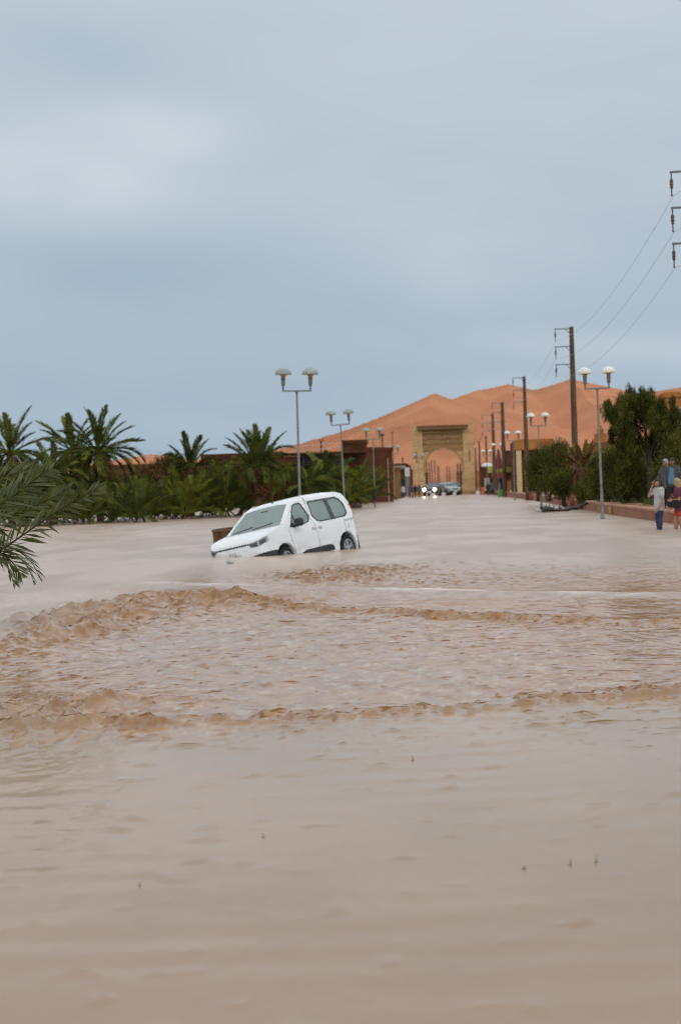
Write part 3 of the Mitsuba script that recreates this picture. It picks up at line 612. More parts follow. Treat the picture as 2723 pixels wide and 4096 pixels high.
t = thing('stone_kerb', 'pale rough stone kerb edging the left bank behind the van', 'kerb')
for i in range(26):
    m = trimesh.creation.icosphere(1); m.vertices *= (np.array([.42, .9, .26]) * rng.uniform(.8, 1.15, 3)); m.vertices += rng.normal(0, .02, m.vertices.shape) + [-9.3 + .045 * i + rng.normal(0, .1), 152 + i * 2.3, .06]
    part(t, 'stone', m, 'stone_pale')
for i, (x, y, s, w_) in enumerate(((-6.6, 132.5, .42, 'larger'), (-7.2, 135, .28, 'smaller'))):
    k = thing('dark_rock', f'{w_} dark wet rock at the left edge of the flooded street', 'rock')
    m = trimesh.creation.icosphere(2); m.vertices *= [s * 1.4, s, s * .6]; m.vertices *= 1 + .3 * (meshkit.fbm(m.vertices * 4 + i, 3)[:, None] - .5); m.vertices += [x, y, .08]
    shp(k, m, 'log_wet', 50)

# ------------------------------------------------------------------ cars
def M3(m): return m3.Manifold(m3.Mesh(np.asarray(m.vertices, np.float32), np.asarray(m.faces, np.uint32)))
def TM(man):
    q = man.to_mesh(); return trimesh.Trimesh(q.vert_properties[:, :3].astype(float), q.tri_verts, process=False)
def ext(poly, axis, a, b):
    """polygon extruded from a to b along an axis: 'y' takes (x, z), 'x' takes (y, z), 'z' takes (x, y)"""
    m = m3.CrossSection([np.asarray(Polygon(poly).buffer(0).exterior.coords)[:-1].tolist()], m3.FillRule.EvenOdd).extrude(b - a)
    R = {'y': [[1, 0, 0, 0], [0, 0, 1, a], [0, 1, 0, 0]], 'x': [[0, 0, 1, a], [1, 0, 0, 0], [0, 1, 0, 0]], 'z': [[1, 0, 0, 0], [0, 1, 0, 0], [0, 0, 1, a]]}[axis]
    return m.transform(R)
def rnd(poly, r):
    return np.asarray(Polygon(poly).buffer(-r).buffer(2 * r).buffer(-r).simplify(.004).exterior.coords)[:-1]
class Car:
    """A car body from its side, front and plan outlines; wheels at (x, radius)."""
    def __init__(s, side, half, plan, wheels, arch_r, inset=.07, res=.045, smooth=12):
        s.half = half
        def solid(k):
            S = Polygon(side).buffer(-k).exterior.coords[:-1]
            Fp = Polygon([(-w, z) for z, w in half] + [(w, z) for z, w in half[::-1]]).buffer(-k).exterior.coords[:-1]
            Pp = Polygon([(x, -w) for x, w in plan] + [(x, w) for x, w in plan[::-1]]).buffer(-k).exterior.coords[:-1]
            return ext(S, 'y', -2, 2) ^ ext(Fp, 'x', -4, 4) ^ ext(Pp, 'z', -1, 4)
        b = solid(0)
        for x, r in wheels:
            for sy in (-1, 1):
                c = m3.Manifold.cylinder(.42, arch_r, arch_r, 36).transform([[1, 0, 0, x], [0, 0, -1, sy * .55 + .21 + sy * .21], [0, 1, 0, r]])
                b = b - c
        m = TM(b.refine_to_length(res)); m = trimesh.Trimesh(m.vertices, m.faces, process=True)
        trimesh.smoothing.filter_taubin(m, .5, .52, smooth)
        s.outer = m; s.om = M3(m)
        inf = m.copy(); inf.vertices = m.vertices + m.vertex_normals * .008
        s.inf = M3(inf)
        s.inner = solid(inset) ^ ext([(-4, .62), (4, .62), (4, 3), (-4, 3)], 'y', -2, 2)
        s.body = s.om - s.inner
    def cut(s, prism): s.body = s.body - prism
    def wrap(s, prism): return TM(s.inf ^ prism)
    def pane(s, poly, axis, sign, inset=.012, step=.05):
        """a sheet over polygon (side: (x, z); front or rear: (y, z)) laid on the body's skin"""
        P = Polygon(poly); bx = P.bounds
        gx, gz = np.meshgrid(np.arange(bx[0], bx[2], step), np.arange(bx[1], bx[3], step))
        g = np.stack([gx.ravel(), gz.ravel()], 1); g = g[contains_xy(P.buffer(-step * .4), g[:, 0], g[:, 1])]
        ring = np.array([P.exterior.interpolate(q).coords[0] for q in np.arange(0, P.length, step)])
        q = np.vstack([ring, g]); tri = Delaunay(q).simplices; c = q[tri].mean(1); tri = tri[contains_xy(P, c[:, 0], c[:, 1])]
        if axis == 'y': o = np.stack([q[:, 0], np.full(len(q), 3. * sign), q[:, 1]], 1); d = [0, -sign, 0]
        else: o = np.stack([np.full(len(q), 4. * sign), q[:, 0], q[:, 1]], 1); d = [-sign, 0, 0]
        loc, ri, _ = s.outer.ray.intersects_location(o, np.tile(np.array(d, float), (len(o), 1)), multiple_hits=False)
        v = o.copy(); v[:] = np.nan; v[ri] = loc + np.array(d) * inset
        ok = ~np.isnan(v[:, 0]); tri = tri[ok[tri].all(1)]; v[~ok] = 0
        return v, tri
def wheel(parent, c, R, r=.325, w=.205, spokes=10, mats=('tyre', 'alloy'), side=1, plain=False):
    """one wheel, its outer face towards side * y; R, c place the car"""
    x, y, z, pose = c
    Rx = rot(0, 0, -side * math.pi / 2)
    def P(mb): v, f = mb.mesh(); return (v @ Rx.T + [x, y, z]), f
    k = num(parent + '__wheel')
    rr = r * .66
    ty = MB().lathe([(rr, -w / 2), (r * .95, -w / 2), (r, -w * .36), (r, w * .36), (r * .95, w / 2), (rr, w / 2), (rr, -w / 2)], sides=32)
    scene[k + '__tyre'] = {**mikit.ply(P(ty), mats[0], smooth=40), 'to_world': pose}
    rim = MB().lathe([(rr * 1.02, -w * .4), (rr * 1.02, w * .5), (rr * .93, w * .5), (rr * .90, w * .2), (rr * .9, -w * .4)], sides=28)
    rim.lathe([(0, w * .40), (.06, w * .40), (.06, w * .1), (0, w * .1)], sides=12)
    for i in range(spokes):
        a = 2 * math.pi * i / spokes + (.16 if i % 2 else -.16)
        rim.box((math.cos(a) * rr * .5, math.sin(a) * rr * .5, w * .32), (rr * .95, .035, .035), rot(a))
    rim.lathe([(0, w * .02), (rr * .9, w * .02)], sides=24)
    scene[k + '__rim'] = {**mikit.ply(P(rim), mats[1], smooth=30), 'to_world': pose}

VAN_R, VAN_P = (-2.0700, 0.0620, 0.1750), (-3.75, 43.18, -.51)
def van():
    t = thing('white_van', 'white passenger van stranded nose down and tilted in the muddy flood', 'van')
    pose = mat4(rot(*VAN_R), VAN_P)
    def ad(name, mesh, mat, smooth=False, parent=t, label=None): return part(parent, name, mesh, mat, smooth, pose, label)
    side = [(2.12, .20), (2.24, .34), (2.28, .58), (2.25, .82), (2.17, .95), (1.98, 1.04), (1.60, 1.13), (1.20, 1.21), (.90, 1.42), (.52, 1.68), (.28, 1.77), (-.25, 1.83), (-1.1, 1.83), (-1.70, 1.79), (-1.92, 1.71), (-2.03, 1.42), (-2.09, 1.08), (-2.13, .78), (-2.13, .36), (-2.03, .24), (-1.0, .20), (1.0, .20)]
    half = [(.15, .84), (.32, .905), (.55, .925), (.88, .925), (1.05, .905), (1.20, .865), (1.45, .785), (1.68, .705), (1.76, .655), (1.82, .54), (1.86, .30)]
    plan = [(2.30, .30), (2.26, .52), (2.16, .70), (2.0, .82), (1.75, .90), (1.35, .925), (-1.6, .925), (-1.85, .90), (-2.0, .84), (-2.10, .72), (-2.14, .45)]
    c = Car(side, half, plan, [(1.39, .33), (-1.39, .33)], .405)
    fw = rnd([(1.02, 1.075), (.42, 1.09), (.14, 1.14), (.02, 1.27), (.10, 1.60), (.16, 1.655), (.40, 1.645), (.52, 1.60)], .03)
    rw = rnd([(-.20, 1.655), (-.09, 1.27), (-.20, 1.13), (-.36, 1.085), (-1.54, 1.115), (-1.70, 1.20), (-1.74, 1.44), (-1.64, 1.60), (-1.48, 1.665)], .04)
    ws = rnd([(-.775, 1.20), (.775, 1.20), (.62, 1.665), (.3, 1.70), (-.3, 1.70), (-.62, 1.665)], .035)
    bw = rnd([(-.66, 1.16), (.66, 1.16), (.58, 1.64), (-.58, 1.64)], .06)
    for p in (fw, rw): c.cut(ext(p, 'y', -2, 2))
    c.cut(ext(ws, 'x', .2, 2.2)); c.cut(ext(bw, 'x', -2.5, -1.5))
    ad('body', TM(c.body), 'car_white')
    ad('windscreen', c.pane(ws, 'x', 1), 'car_glass', True)
    ad('rear_window', c.pane(bw, 'x', -1), 'car_glass', True)
    for s in (1, -1):
        d = 'door_window'
        k = ad(d, c.pane(fw, 'y', s), 'car_glass', True)
        ad('divider', TM(c.om ^ ext([(.70, 1.07), (.745, 1.07), (.685, 1.50), (.65, 1.50)], 'y', *sorted((s * .6, s * 1.2)))), 'car_black', parent=k)
        fr = Polygon(fw).difference(Polygon(fw).buffer(-.022))
        ad('seal', c.wrap(m3.CrossSection([np.asarray(fr.exterior.coords)[:-1].tolist(), np.asarray(fr.interiors[0].coords)[:-1].tolist()], m3.FillRule.EvenOdd).extrude(.6).transform([[1, 0, 0, 0], [0, 0, 1, .55 if s > 0 else -1.15], [0, 1, 0, 0]])), 'car_black', parent=k)
        k = ad('rear_side_window', c.pane(rw, 'y', s), 'car_glass', True)
        fr = Polygon(rw).difference(Polygon(rw).buffer(-.035))
        ad('seal', c.wrap(m3.CrossSection([np.asarray(fr.exterior.coords)[:-1].tolist(), np.asarray(fr.interiors[0].coords)[:-1].tolist()], m3.FillRule.EvenOdd).extrude(.6).transform([[1, 0, 0, 0], [0, 0, 1, .55 if s > 0 else -1.15], [0, 1, 0, 0]])), 'pane_dark', parent=k)
        ad('divider', c.wrap(ext([(-1.06, 1.09), (-.90, 1.09), (-.96, 1.665), (-1.10, 1.665)], 'y', *sorted((s * .62, s * 1.2)))), 'pane_dark', parent=k)
        ad('side_moulding', c.wrap(ext(rnd([(.88, .30), (.74, .42), (.52, .475), (-.56, .50), (-.68, .465), (-.75, .36), (-.70, .335)], .02), 'y', *sorted((s * .80, s * 1.3)))), 'car_black', 30)
        ad('mirror', MB().box((.80, s * 1.045, 1.165), (.15, .21, .20), rot(s * .12), .045).box((.84, s * .92, 1.09), (.10, .2, .06)).mesh(), 'car_black')
        ad('mirror_base', c.wrap(ext([(1.02, 1.075), (.80, 1.08), (.80, 1.16), (.90, 1.2)], 'y', *sorted((s * .7, s * 1.2)))), 'car_black')
        for x in (.045, -.24): ad('door_handle', MB().box((x, s * .93, .955), (.17, .05, .035), None, .012).box((x - .02, s * .92, .955), (.10, .02, .09), None, .008).mesh(), 'handle_grey')
        ad('slide_rail', c.wrap(ext([(-1.42, .995), (-1.42, 1.045), (-2.0, 1.06), (-2.0, 1.01)], 'y', *sorted((s * .7, s * 1.2)))), 'handle_grey')
        for ln in ([(1.12, 1.06), (1.10, .85), (1.02, .55), (.93, .24)], [(-.10, 1.70), (.02, 1.27), (-.08, .95), (-.10, .24)], [(-1.40, 1.0), (-1.40, .62)], [(-.12, 1.74), (-.1, 1.70)]):
            lp = np.asarray(ln); po = [(x - .005, z) for x, z in lp] + [(x + .005, z) for x, z in lp[::-1]]
            ad('door_seam', c.wrap(ext(po, 'y', *sorted((s * .66, s * 1.2)))), 'car_seam')
        ad('tail_light', c.wrap(ext([(-1.925, 1.42), (-1.985, 1.42), (-2.16, .86), (-2.05, .86)], 'y', *sorted((s * .64, s * 1.2)))), 'tail_red', 30)
        for x in (1.39, -1.39): ad('wheel_housing', MB().box((x, s * .52, .5), (.8, .02, .5)).mesh(), 'car_black_gloss')
        # headlamps wrap round the corners
        a = s * math.radians(38); e = np.array([-math.sin(a), math.cos(a)])
        def diag(poly, a=a):
            m = m3.CrossSection([np.asarray(Polygon(poly).buffer(0).exterior.coords)[:-1].tolist()], m3.FillRule.EvenOdd).extrude(2.0)
            ca, sa = math.cos(a), math.sin(a)
            return m.transform([[-sa, 0, ca, 1.0 * ca], [ca, 0, sa, 1.0 * sa], [0, 1, 0, 0]])
        sg = s
        hp = [(sg * u, z) for u, z in ((-1.03, .885), (-1.00, .80), (-.93, .765), (-.80, .77), (-.535, .85), (-.505, .93), (-.53, .985), (-.66, .965), (-.85, .905))]
        h = ad('headlight', c.wrap(diag(rnd(hp, .015))), 'lamp_lens', 30)
        hp2 = [(sg * u, z) for u, z in ((-1.00, .865), (-.97, .80), (-.92, .785), (-.81, .79), (-.80, .885))]
        inf2 = c.outer.copy(); inf2.vertices = c.outer.vertices + c.outer.vertex_normals * .014; c.inf, keep = M3(inf2), c.inf
        ad('lamp_cup', c.wrap(diag(hp2)), 'lamp_inner', parent=h)
        hp3 = [(sg * u, z) for u, z in ((-.755, .80), (-.60, .85), (-.585, .935), (-.75, .905))]
        ad('lamp_cup', c.wrap(diag(hp3)), 'lamp_inner', parent=h)
        ad('chrome_bar', c.wrap(diag([(sg * u, z) for u, z in ((-.795, .765), (-.77, .775), (-.79, .915), (-.815, .905))])), 'chrome', parent=h)
        ad('chrome_bar', c.wrap(diag([(sg * u, z) for u, z in ((-.55, .855), (-.51, .87), (-.51, .97), (-.55, .96))])), 'chrome', parent=h)
        c.inf = keep
    ad('grille_strip', c.wrap(ext([(-.50, .845), (.50, .845), (.50, .885), (-.50, .885)], 'x', 1.7, 3)), 'pane_dark', 30)
    ad('lower_bumper', c.wrap(ext(rnd([(-1.2, .10), (1.2, .10), (1.2, .62), (.80, .615), (.55, .575), (-.55, .575), (-.80, .615), (-1.2, .62)], .02), 'x', 1.74, 3)), 'car_black', 30)
    for s in (-1, 1): ad('fog_lamp', MB().lathe([(0, 0), (.05, 0), (.04, -.03)], (2.17, s * .66, .36), 12, rot(0, math.pi / 2)).mesh(), 'lamp_lens')
    ad('rear_bumper', c.wrap(ext([(-3, .1), (-1.83, .1), (-1.86, .40), (-1.98, .60), (-3, .62)], 'y', -2, 2)), 'car_black', 30)
    p = ad('number_plate', MB().box((2.285, 0, .71), (.02, .50, .105), rot(0, -.05), .006).mesh(), 'car_white')
    for k in range(3): ad('dark_stroke', MB().box((2.300, -.075 + .075 * k, .71), (.012, .03, .075), rot(0, -.05)).mesh(), 'badge_grey', parent=p)
    ad('bonnet_seam', c.wrap(ext([(-.86, 1.185), (.86, 1.185), (.86, 1.20), (-.86, 1.20)], 'x', .9, 1.6)), 'car_seam')
    for y0, y1 in ((-.62, -.05), (.0, .55)):
        ad('wiper', MB().tube([(1.27, y0, 1.215), (1.22, (y0 + y1) / 2, 1.245), (1.17, y1, 1.275)], .012, 5).mesh(), 'car_black')
    ad('aerial', MB().tube([(.22, 0, 1.78), (.10, 0, 1.98)], [.012, .007], 6).lathe([(0, 0), (.035, 0), (.02, .03), (0, .03)], (.22, 0, 1.775), 10).mesh(), 'car_black')
    ad('roof_seam', c.wrap(ext([(-.14, -.8), (-.12, -.8), (-.12, .8), (-.14, .8)], 'z', 1.6, 2)), 'car_seam')
    for s in (1, -1): ad('fuel_flap', c.wrap(ext([(-1.56, .80), (-1.54, .80), (-1.54, .93), (-1.56, .93)], 'y', *sorted((s * .8, s * 1.2)))), 'yellow_paint' if s > 0 else 'car_seam')
    d = ad('dashboard', MB().box((1.02, 0, .96), (.55, 1.5, .34), None, .08).mesh(), 'car_trim_inside')
    ad('steering_wheel', (lambda m: (m.vertices @ rot(0, -1.1).T + [.66, .38, 1.08], m.faces))(trimesh.creation.torus(.17, .016, 20, 8)), 'car_black')
    for x, ys in ((.10, (-.40, .40)), (-.85, (-.48, 0, .48))):
        for y in ys:
            st = ad('seat', MB().box((x, y, .72), (.5, .46, .18), None, .06).box((x - .26, y, 1.06), (.16, .46, .66), rot(0, -.25), .06).mesh(), 'car_seat')
            ad('headrest', MB().box((x - .38, y, 1.45), (.10, .26, .19), rot(0, -.2), .04).mesh(), 'car_lining', parent=st)
    ad('inner_mirror', MB().box((.62, 0, 1.58), (.03, .22, .07), None, .01).mesh(), 'car_black')
    for x in (1.39, -1.39):
        for s in (1, -1): wheel(t, (x, s * .80, .325, pose), None, side=s)
van()

def off_roader(px, py, yaw, label, paint, lights, grp=None, W=1.80):
    t = thing('off_road_car', label, 'car', grp)
    pose = mat4(rot(yaw), (px, py, -.06), 1.08)
    def ad(name, mesh, mat, smooth=False, parent=t, label=None, **kw):
        k = part(parent, name, mesh, mat, smooth, pose, label); scene[k].update(kw); return k
    side = [(2.25, .45), (2.38, .60), (2.38, .85), (2.30, 1.02), (1.30, 1.16), (.95, 1.22), (.35, 1.72), (.0, 1.80), (-1.9, 1.80), (-2.2, 1.65), (-2.38, 1.2), (-2.40, .6), (-2.3, .45)]
    h = W / 2
    half = [(.40, h - .06), (.6, h), (1.1, h - .01), (1.25, h - .05), (1.65, h - .22), (1.76, h - .30), (1.84, h - .55)]
    plan = [(2.40, .45), (2.34, h - .14), (2.1, h - .03), (1.5, h), (-2.0, h), (-2.3, h - .08), (-2.42, h - .3)]
    c = Car(side, half, plan, [(1.42, .40), (-1.42, .40)], .47, res=.12, smooth=5)
    fw = [(.85, 1.20), (-.10, 1.20), (-.10, 1.64), (.32, 1.64)]; rw = [(-.2, 1.20), (-1.15, 1.20), (-1.15, 1.64), (-.2, 1.64)]; r2 = [(-1.25, 1.22), (-2.05, 1.22), (-1.95, 1.62), (-1.25, 1.64)]
    ad('body', c.outer, paint)
    for s in (1, -1):
        for q in (fw, rw, r2): ad('side_window', c.wrap(ext(rnd(q, .03), 'y', *sorted((s * .5, s * 1.2)))), 'suv_glass', 30)
        k = ad('headlight', MB().box((2.33, s * (h - .22), .93), (.10, .26, .20), rot(0, -.12), .03).mesh(), 'lamp_lens')
        ad('bulb', MB().lathe([(0, .0), (.165, .0), (.13, .05), (0, .06)], (2.36, s * (h - .22), .92), 14, rot(0, math.pi / 2)).mesh(), 'chrome', parent=k, **({'emitter': {'type': 'area', 'radiance': rgb(48, 42, 30)}} if lights else {}))
        ad('indicator', MB().box((2.25, s * (h - .06), .93), (.16, .06, .16), None, .01).mesh(), 'cloth_orange', **({'emitter': {'type': 'area', 'radiance': rgb(9, 3.2, .3)}} if lights and s > 0 else {}))
        ad('mirror', MB().box((.78, s * (h + .10), 1.24), (.10, .2, .16), None, .03).mesh(), 'car_black')
    ad('windscreen', c.wrap(ext(rnd([(-h + .14, 1.26), (h - .14, 1.26), (h - .27, 1.66), (-h + .27, 1.66)], .03), 'x', .3, 2)), 'suv_glass', 30)
    ad('grille', MB().box((2.36, 0, .90), (.06, .80, .18), None, .02).mesh(), 'car_black')
    ad('bumper', MB().box((2.40, 0, .55), (.16, W - .1, .22), None, .05).mesh(), 'car_black')
    ad('number_plate', MB().box((2.49, 0, .58), (.02, .48, .11)).mesh(), 'car_white')
    ad('roof_rack', MB().tube([(.0, .5, 1.86), (-1.8, .5, 1.86)], .025, 6).tube([(.0, -.5, 1.86), (-1.8, -.5, 1.86)], .025, 6).mesh(), 'car_black')
    for x in (1.42, -1.42):
        for s in (1, -1): wheel(t, (x, s * (h - .12), .39, pose), None, r=.39, w=.24, spokes=6, side=s)
CG = 'off-road cars under the gate'
off_roader(-1.25, 247.5, math.radians(-100), 'dark off-road car with its headlights on, in front of the left gate pier', 'suv_dark', True)
off_roader(.95, 250.5, math.radians(-68), 'silver off-road car turned to the right beside the car with lit headlights', 'suv_silver', False)
off_roader(2.1, 271, math.radians(-80), 'dark blue car half hidden behind the silver off-road car under the arch', 'suv_blue', False)

# ------------------------------------------------------------------ palms
def leaflets(m, P, Tn, side, up, L, leaf, w, n, sweep, vee, r, twist=.12, s0=.16):
    """two rows of narrow leaflets along the rachis points P (dense), unit tangents Tn"""
    k = len(P) - 1
    for sgn in (-1, 1):
        s = np.linspace(s0, 1.0, n) + r.normal(0, .004, n); s = np.clip(s, 0, 1)
        i = np.clip((s * k).astype(int), 0, k - 1); f = (s * k - i)[:, None]
        b = P[i] * (1 - f) + P[i + 1] * f; t = Tn[i]; sd = side[i] * sgn; u = up[i]
        ln = leaf * (np.sin(np.clip((s - s0) / (1 - s0) * .86 + .14, 0, 1) * math.pi) ** .55 * .75 + .25) * r.uniform(.75, 1.1, n)
        sw = sweep * (1 - .35 * s) + r.normal(0, twist, n)
        ve = vee + r.normal(0, twist * 1.6, n)
        d = t * np.cos(sw)[:, None] + (sd * np.cos(ve)[:, None] + u * np.sin(ve)[:, None]) * np.sin(sw)[:, None]
        d[:, 2] -= .10 * r.random(n); d /= np.linalg.norm(d, axis=1, keepdims=True)
        wv = np.cross(d, u + r.normal(0, .25, (n, 3))); wv /= np.linalg.norm(wv, axis=1, keepdims=True) + 1e-9
        mid = b + d * (ln * .45)[:, None]; tip = b + d * ln[:, None]; tip[:, 2] -= .06 * ln
        v = np.stack([b, mid + wv * w / 2, tip, mid - wv * w / 2], 1).reshape(-1, 3)
        a = np.arange(n)[:, None] * 4
        m.add(v, np.vstack([a + [0, 1, 2], a + [0, 2, 3]]))
def path_frame(P, ref):
    t = np.gradient(P, axis=0); t /= np.linalg.norm(t, axis=1, keepdims=True)
    side = np.cross(t, ref); side /= np.linalg.norm(side, axis=1, keepdims=True) + 1e-9
    return t, side, np.cross(side, t)
def frond_mesh(L, droop, leaf, w, n, seed, sweep=.75, vee=.35, curl=0.):
    r = np.random.default_rng(seed); s = np.linspace(0, 1, 14)
    ang = -droop * s ** 1.6; dx = np.cos(ang); dz = np.sin(ang)
    P = np.stack([np.cumsum(dx), curl * s ** 2 * 6, np.cumsum(dz)], 1) / 14 * L; P -= P[0]
    t, side, up = path_frame(P, np.array([0, 0, 1.]))
    m = MB().tube(P, .028 * (1 - .85 * s) * (L / 2.6 + .3), 4, False)
    leaflets(m, P, t, side, up, L, leaf, w, n, sweep, vee, r)
    return m.mesh()
FV = {}
def frond_ply(kind, i, mat):
    k = (kind, i, mat)
    if k not in FV:
        d = {'up': .45, 'arch': 1.15, 'hang': 1.9, 'stiff': .15}[kind] * (1 + .12 * (i - 1))
        FV[k] = mikit.ply(frond_mesh(1.0, d, .23, .024, 54, 50 + i * 7 + len(kind), .62, .42, .03 * (i - 1)), mat)
    return FV[k]
def palm(name, label, group, base, h, n, L, mats, seed, up=1.35, low=-.45, lean=(0, 0), trunk_r=.2, kinds=('up', 'arch', 'hang'), dead=0, cat='palm'):
    """base on the ground, crown h metres above it; fronds run from steep in the heart to hanging outside"""
    t = thing(name, label, cat, group); r = np.random.default_rng(seed); base = np.array(base, float)
    top = base + [lean[0], lean[1], h]
    if h > .5:
        s = np.linspace(0, 1, 12); P = base + [0, 0, -.8] + (top - base + [0, 0, .8]) * s[:, None]
        part(t, 'trunk', MB().tube(P, trunk_r * (1.15 - .2 * s) * (1 + .10 * (np.arange(12) % 2)), 10).mesh(), 'palm_trunk', 50)
    for i in range(n + dead):
        isdead = i >= n
        f = (i + .5) / n if not isdead else 1
        el = up + (low - up) * f ** .85 + r.normal(0, .09)
        if isdead: el = r.uniform(-1.2, -.5)
        az = i * 2.39996 + r.normal(0, .2)
        k = kinds[0] if f < .38 else kinds[1] if f < .8 else kinds[2]
        mat = 'leaf_dead' if isdead else mats[int(r.integers(len(mats)))]
        sc = L * r.uniform(.82, 1.1) * (.86 if f > .85 else 1)
        off = np.array([math.cos(az), math.sin(az), 0]) * (trunk_r * .6 if h > .5 else .22)
        put(t, 'dead_frond' if isdead else 'frond', frond_ply(k, int(r.integers(3)), mat), mat4(rot(az, -el, r.normal(0, .35)), top + off, sc))
    return t
G1 = 'tall date palms at the back of the grove'
DK, MD, YL = ('leaf_dark', 'leaf_dark', 'leaf_mid'), ('leaf_mid', 'leaf_dark'), ('leaf_yellow', 'leaf_mid')
palm('date_palm', 'dark date palm cut by the left edge of the photo', G1, (-24.859, 100.000, 0.138), 4.1, 28, 2.8, DK, 1, low=-.8, dead=6)
palm('date_palm', 'dark date palm half hidden behind the tallest drooping palm', G1, (-23.708, 112.000, 0.115), 4.4, 28, 3.0, DK, 2, low=-.9, dead=6)
palm('date_palm', 'date palm with a bare heart and long drooping fronds, rightmost of the tall left group', G1, (-20.278, 103.000, -0.010), 4.2, 38, 3.0, DK, 3, up=1.4, low=-.8, dead=10)
palm('date_palm', 'shaggy low date palm between the tall palms and the near frond', G1, (-21.967, 98.000, 0.120), 2.7, 34, 2.5, MD, 4, up=1.2, low=-.7)
palm('date_palm', 'low palm in the gap under the far left crown', G1, (-23.374, 97.000, 0.185), 2.2, 28, 2.3, MD, 17, up=1.1, low=-.7)
palm('date_palm', 'upright fan shaped palm standing alone left of the grove middle', G1, (-16.134, 112.000, 0.121), 3.0, 22, 2.5, DK, 5, up=1.5, low=.25, dead=5)
palm('date_palm', 'broad dense palm rising behind the van roof', G1, (-10.923, 104.000, 0.245), 2.7, 34, 2.65, DK, 6, up=1.45, low=.0, dead=8)
palm('date_palm', 'low arching palm in front of the open shed', G1, (-7.803, 118.000, 0.264), 1.9, 30, 2.6, MD, 7, up=1.3, low=-.25)
palm('date_palm', 'leafy palm between the two nearest left lamps', G1, (-8.536, 112.000, 0.204), 1.5, 24, 2.3, MD, 18, up=1.3, low=-.2)
palm('date_palm', 'dusky palm low behind the red tower corner', G1, (-7.761, 150.000, 0.105), 1.6, 22, 2.4, MD, 19, up=1.2, low=-.2)
G2 = 'young palm clumps standing in the flood'
for i, (p, n, L, mats, lab, dd) in enumerate((
    ((-16.869, 97.000, 0.011), 34, 2.45, MD, 'grey green young palm clump with its feet in the water', 4), ((-15.289, 104.000, 0.038), 30, 2.9, YL, 'bright yellow green palm clump left of the white gap', 7),
    ((-16.429, 106.000, 0.005), 22, 2.2, YL, 'yellow green palm clump leaning on its brighter neighbour', 5), ((-13.373, 108.000, 0.104), 30, 3.3, MD, 'tall dark palm clump just left of the van windscreen', 7),
    ((-12.570, 112.000, 0.170), 18, 2.6, ('leaf_dead', 'leaf_mid', 'leaf_dead'), 'half dead brown palm clump behind the van windscreen', 10), ((-11.092, 116.000, 0.227), 18, 2.4, ('leaf_dead', 'leaf_dead', 'leaf_mid'), 'brown withered palm clump behind the van roof', 10),
    ((-6.816, 130.000, 0.412), 26, 2.5, YL, 'yellow green palm clump by the left kerb right of the van', 3), ((-9.669, 116.000, 0.349), 20, 2.0, MD, 'low green clump behind the van roof seam', 4),
    ((-19.769, 96.000, 0.067), 24, 2.0, MD, 'dark green clump at the foot of the drooping palm', 5), ((-18.917, 100.000, 0.011), 24, 2.3, MD, 'dull green clump between the drooping palm and the grey green clump', 5),
    ((-21.692, 94.000, 0.089), 24, 2.0, MD, 'dark clump behind the near palm frond', 6), ((-23.206, 94.000, 0.109), 26, 2.1, MD, 'dark clump at the left edge behind the near palm frond', 6),
    ((-26.862, 106.000, 0.099), 26, 3.0, MD, 'tall dark clump under the leftmost crown', 6), ((-25.627, 108.000, 0.096), 26, 3.2, MD, 'tall dark clump between the two left crowns', 6),
    ((-23.006, 104.000, 0.098), 26, 2.9, DK, 'tall dark clump left of the bare hearted palm trunk', 6), ((-22.158, 108.000, -0.012), 26, 3.1, MD, 'tall clump around the bare hearted palm trunk', 7),
    ((-20.190, 108.000, 0.005), 24, 2.6, DK, 'tall dark clump right of the bare hearted palm', 6), ((-8.325, 122.000, 0.368), 24, 2.7, MD, 'dark clump at the foot of the low arching palm', 6),
    ((-10.050, 126.000, 0.231), 22, 2.9, DK, 'dark clump left of the second left lamp', 6), ((-11.154, 110.000, 0.236), 22, 2.8, ('leaf_dead', 'leaf_mid'), 'brown and green clump under the broad dense palm', 10),
    ((-7.432, 150.000, 0.309), 26, 3.6, MD, 'tall clump hiding the foot of the red tower', 6), ((-6.993, 165.000, 0.218), 24, 3.2, DK, 'tall clump before the left corner of the red house', 6), ((-7.570, 124.000, 0.392), 24, 2.6, MD, 'dark clump before the red tower corner', 5), ((-7.755, 135.000, 0.389), 24, 2.7, DK, 'dark clump at the foot of the red tower', 5), ((-7.470, 160.000, 0.212), 22, 2.3, MD, 'dark clump before the red house', 5),
    ((-18.167, 112.000, 0.023), 26, 2.7, MD, 'dark clump between the grey green and the yellow green clumps', 6), ((-15.621, 116.000, 0.002), 26, 2.9, DK, 'dark clump right of the yellow green clump', 6), ((-18.613, 104.000, -0.038), 26, 2.6, DK, 'dark clump behind the grey green clump', 6),
    ((-9.901, 112.000, 0.328), 26, 2.8, MD, 'dull clump behind the van roof rail', 8),
    ((-14.920, 112.000, 0.051), 18, 2.2, ('leaf_dead', 'leaf_mid'), 'thin brownish clump above the white gap in the grove', 8), ((-18.495, 112.000, -0.047), 22, 2.5, ('leaf_dead', 'leaf_mid'), 'russet clump behind the grey green clump', 9))):
    palm('palm_clump', lab, G2, p, .25, n, L, mats, 100 + i, up=1.45, low=.35, trunk_r=.3, kinds=('stiff', 'up', 'arch'), dead=dd, cat='palm clump')

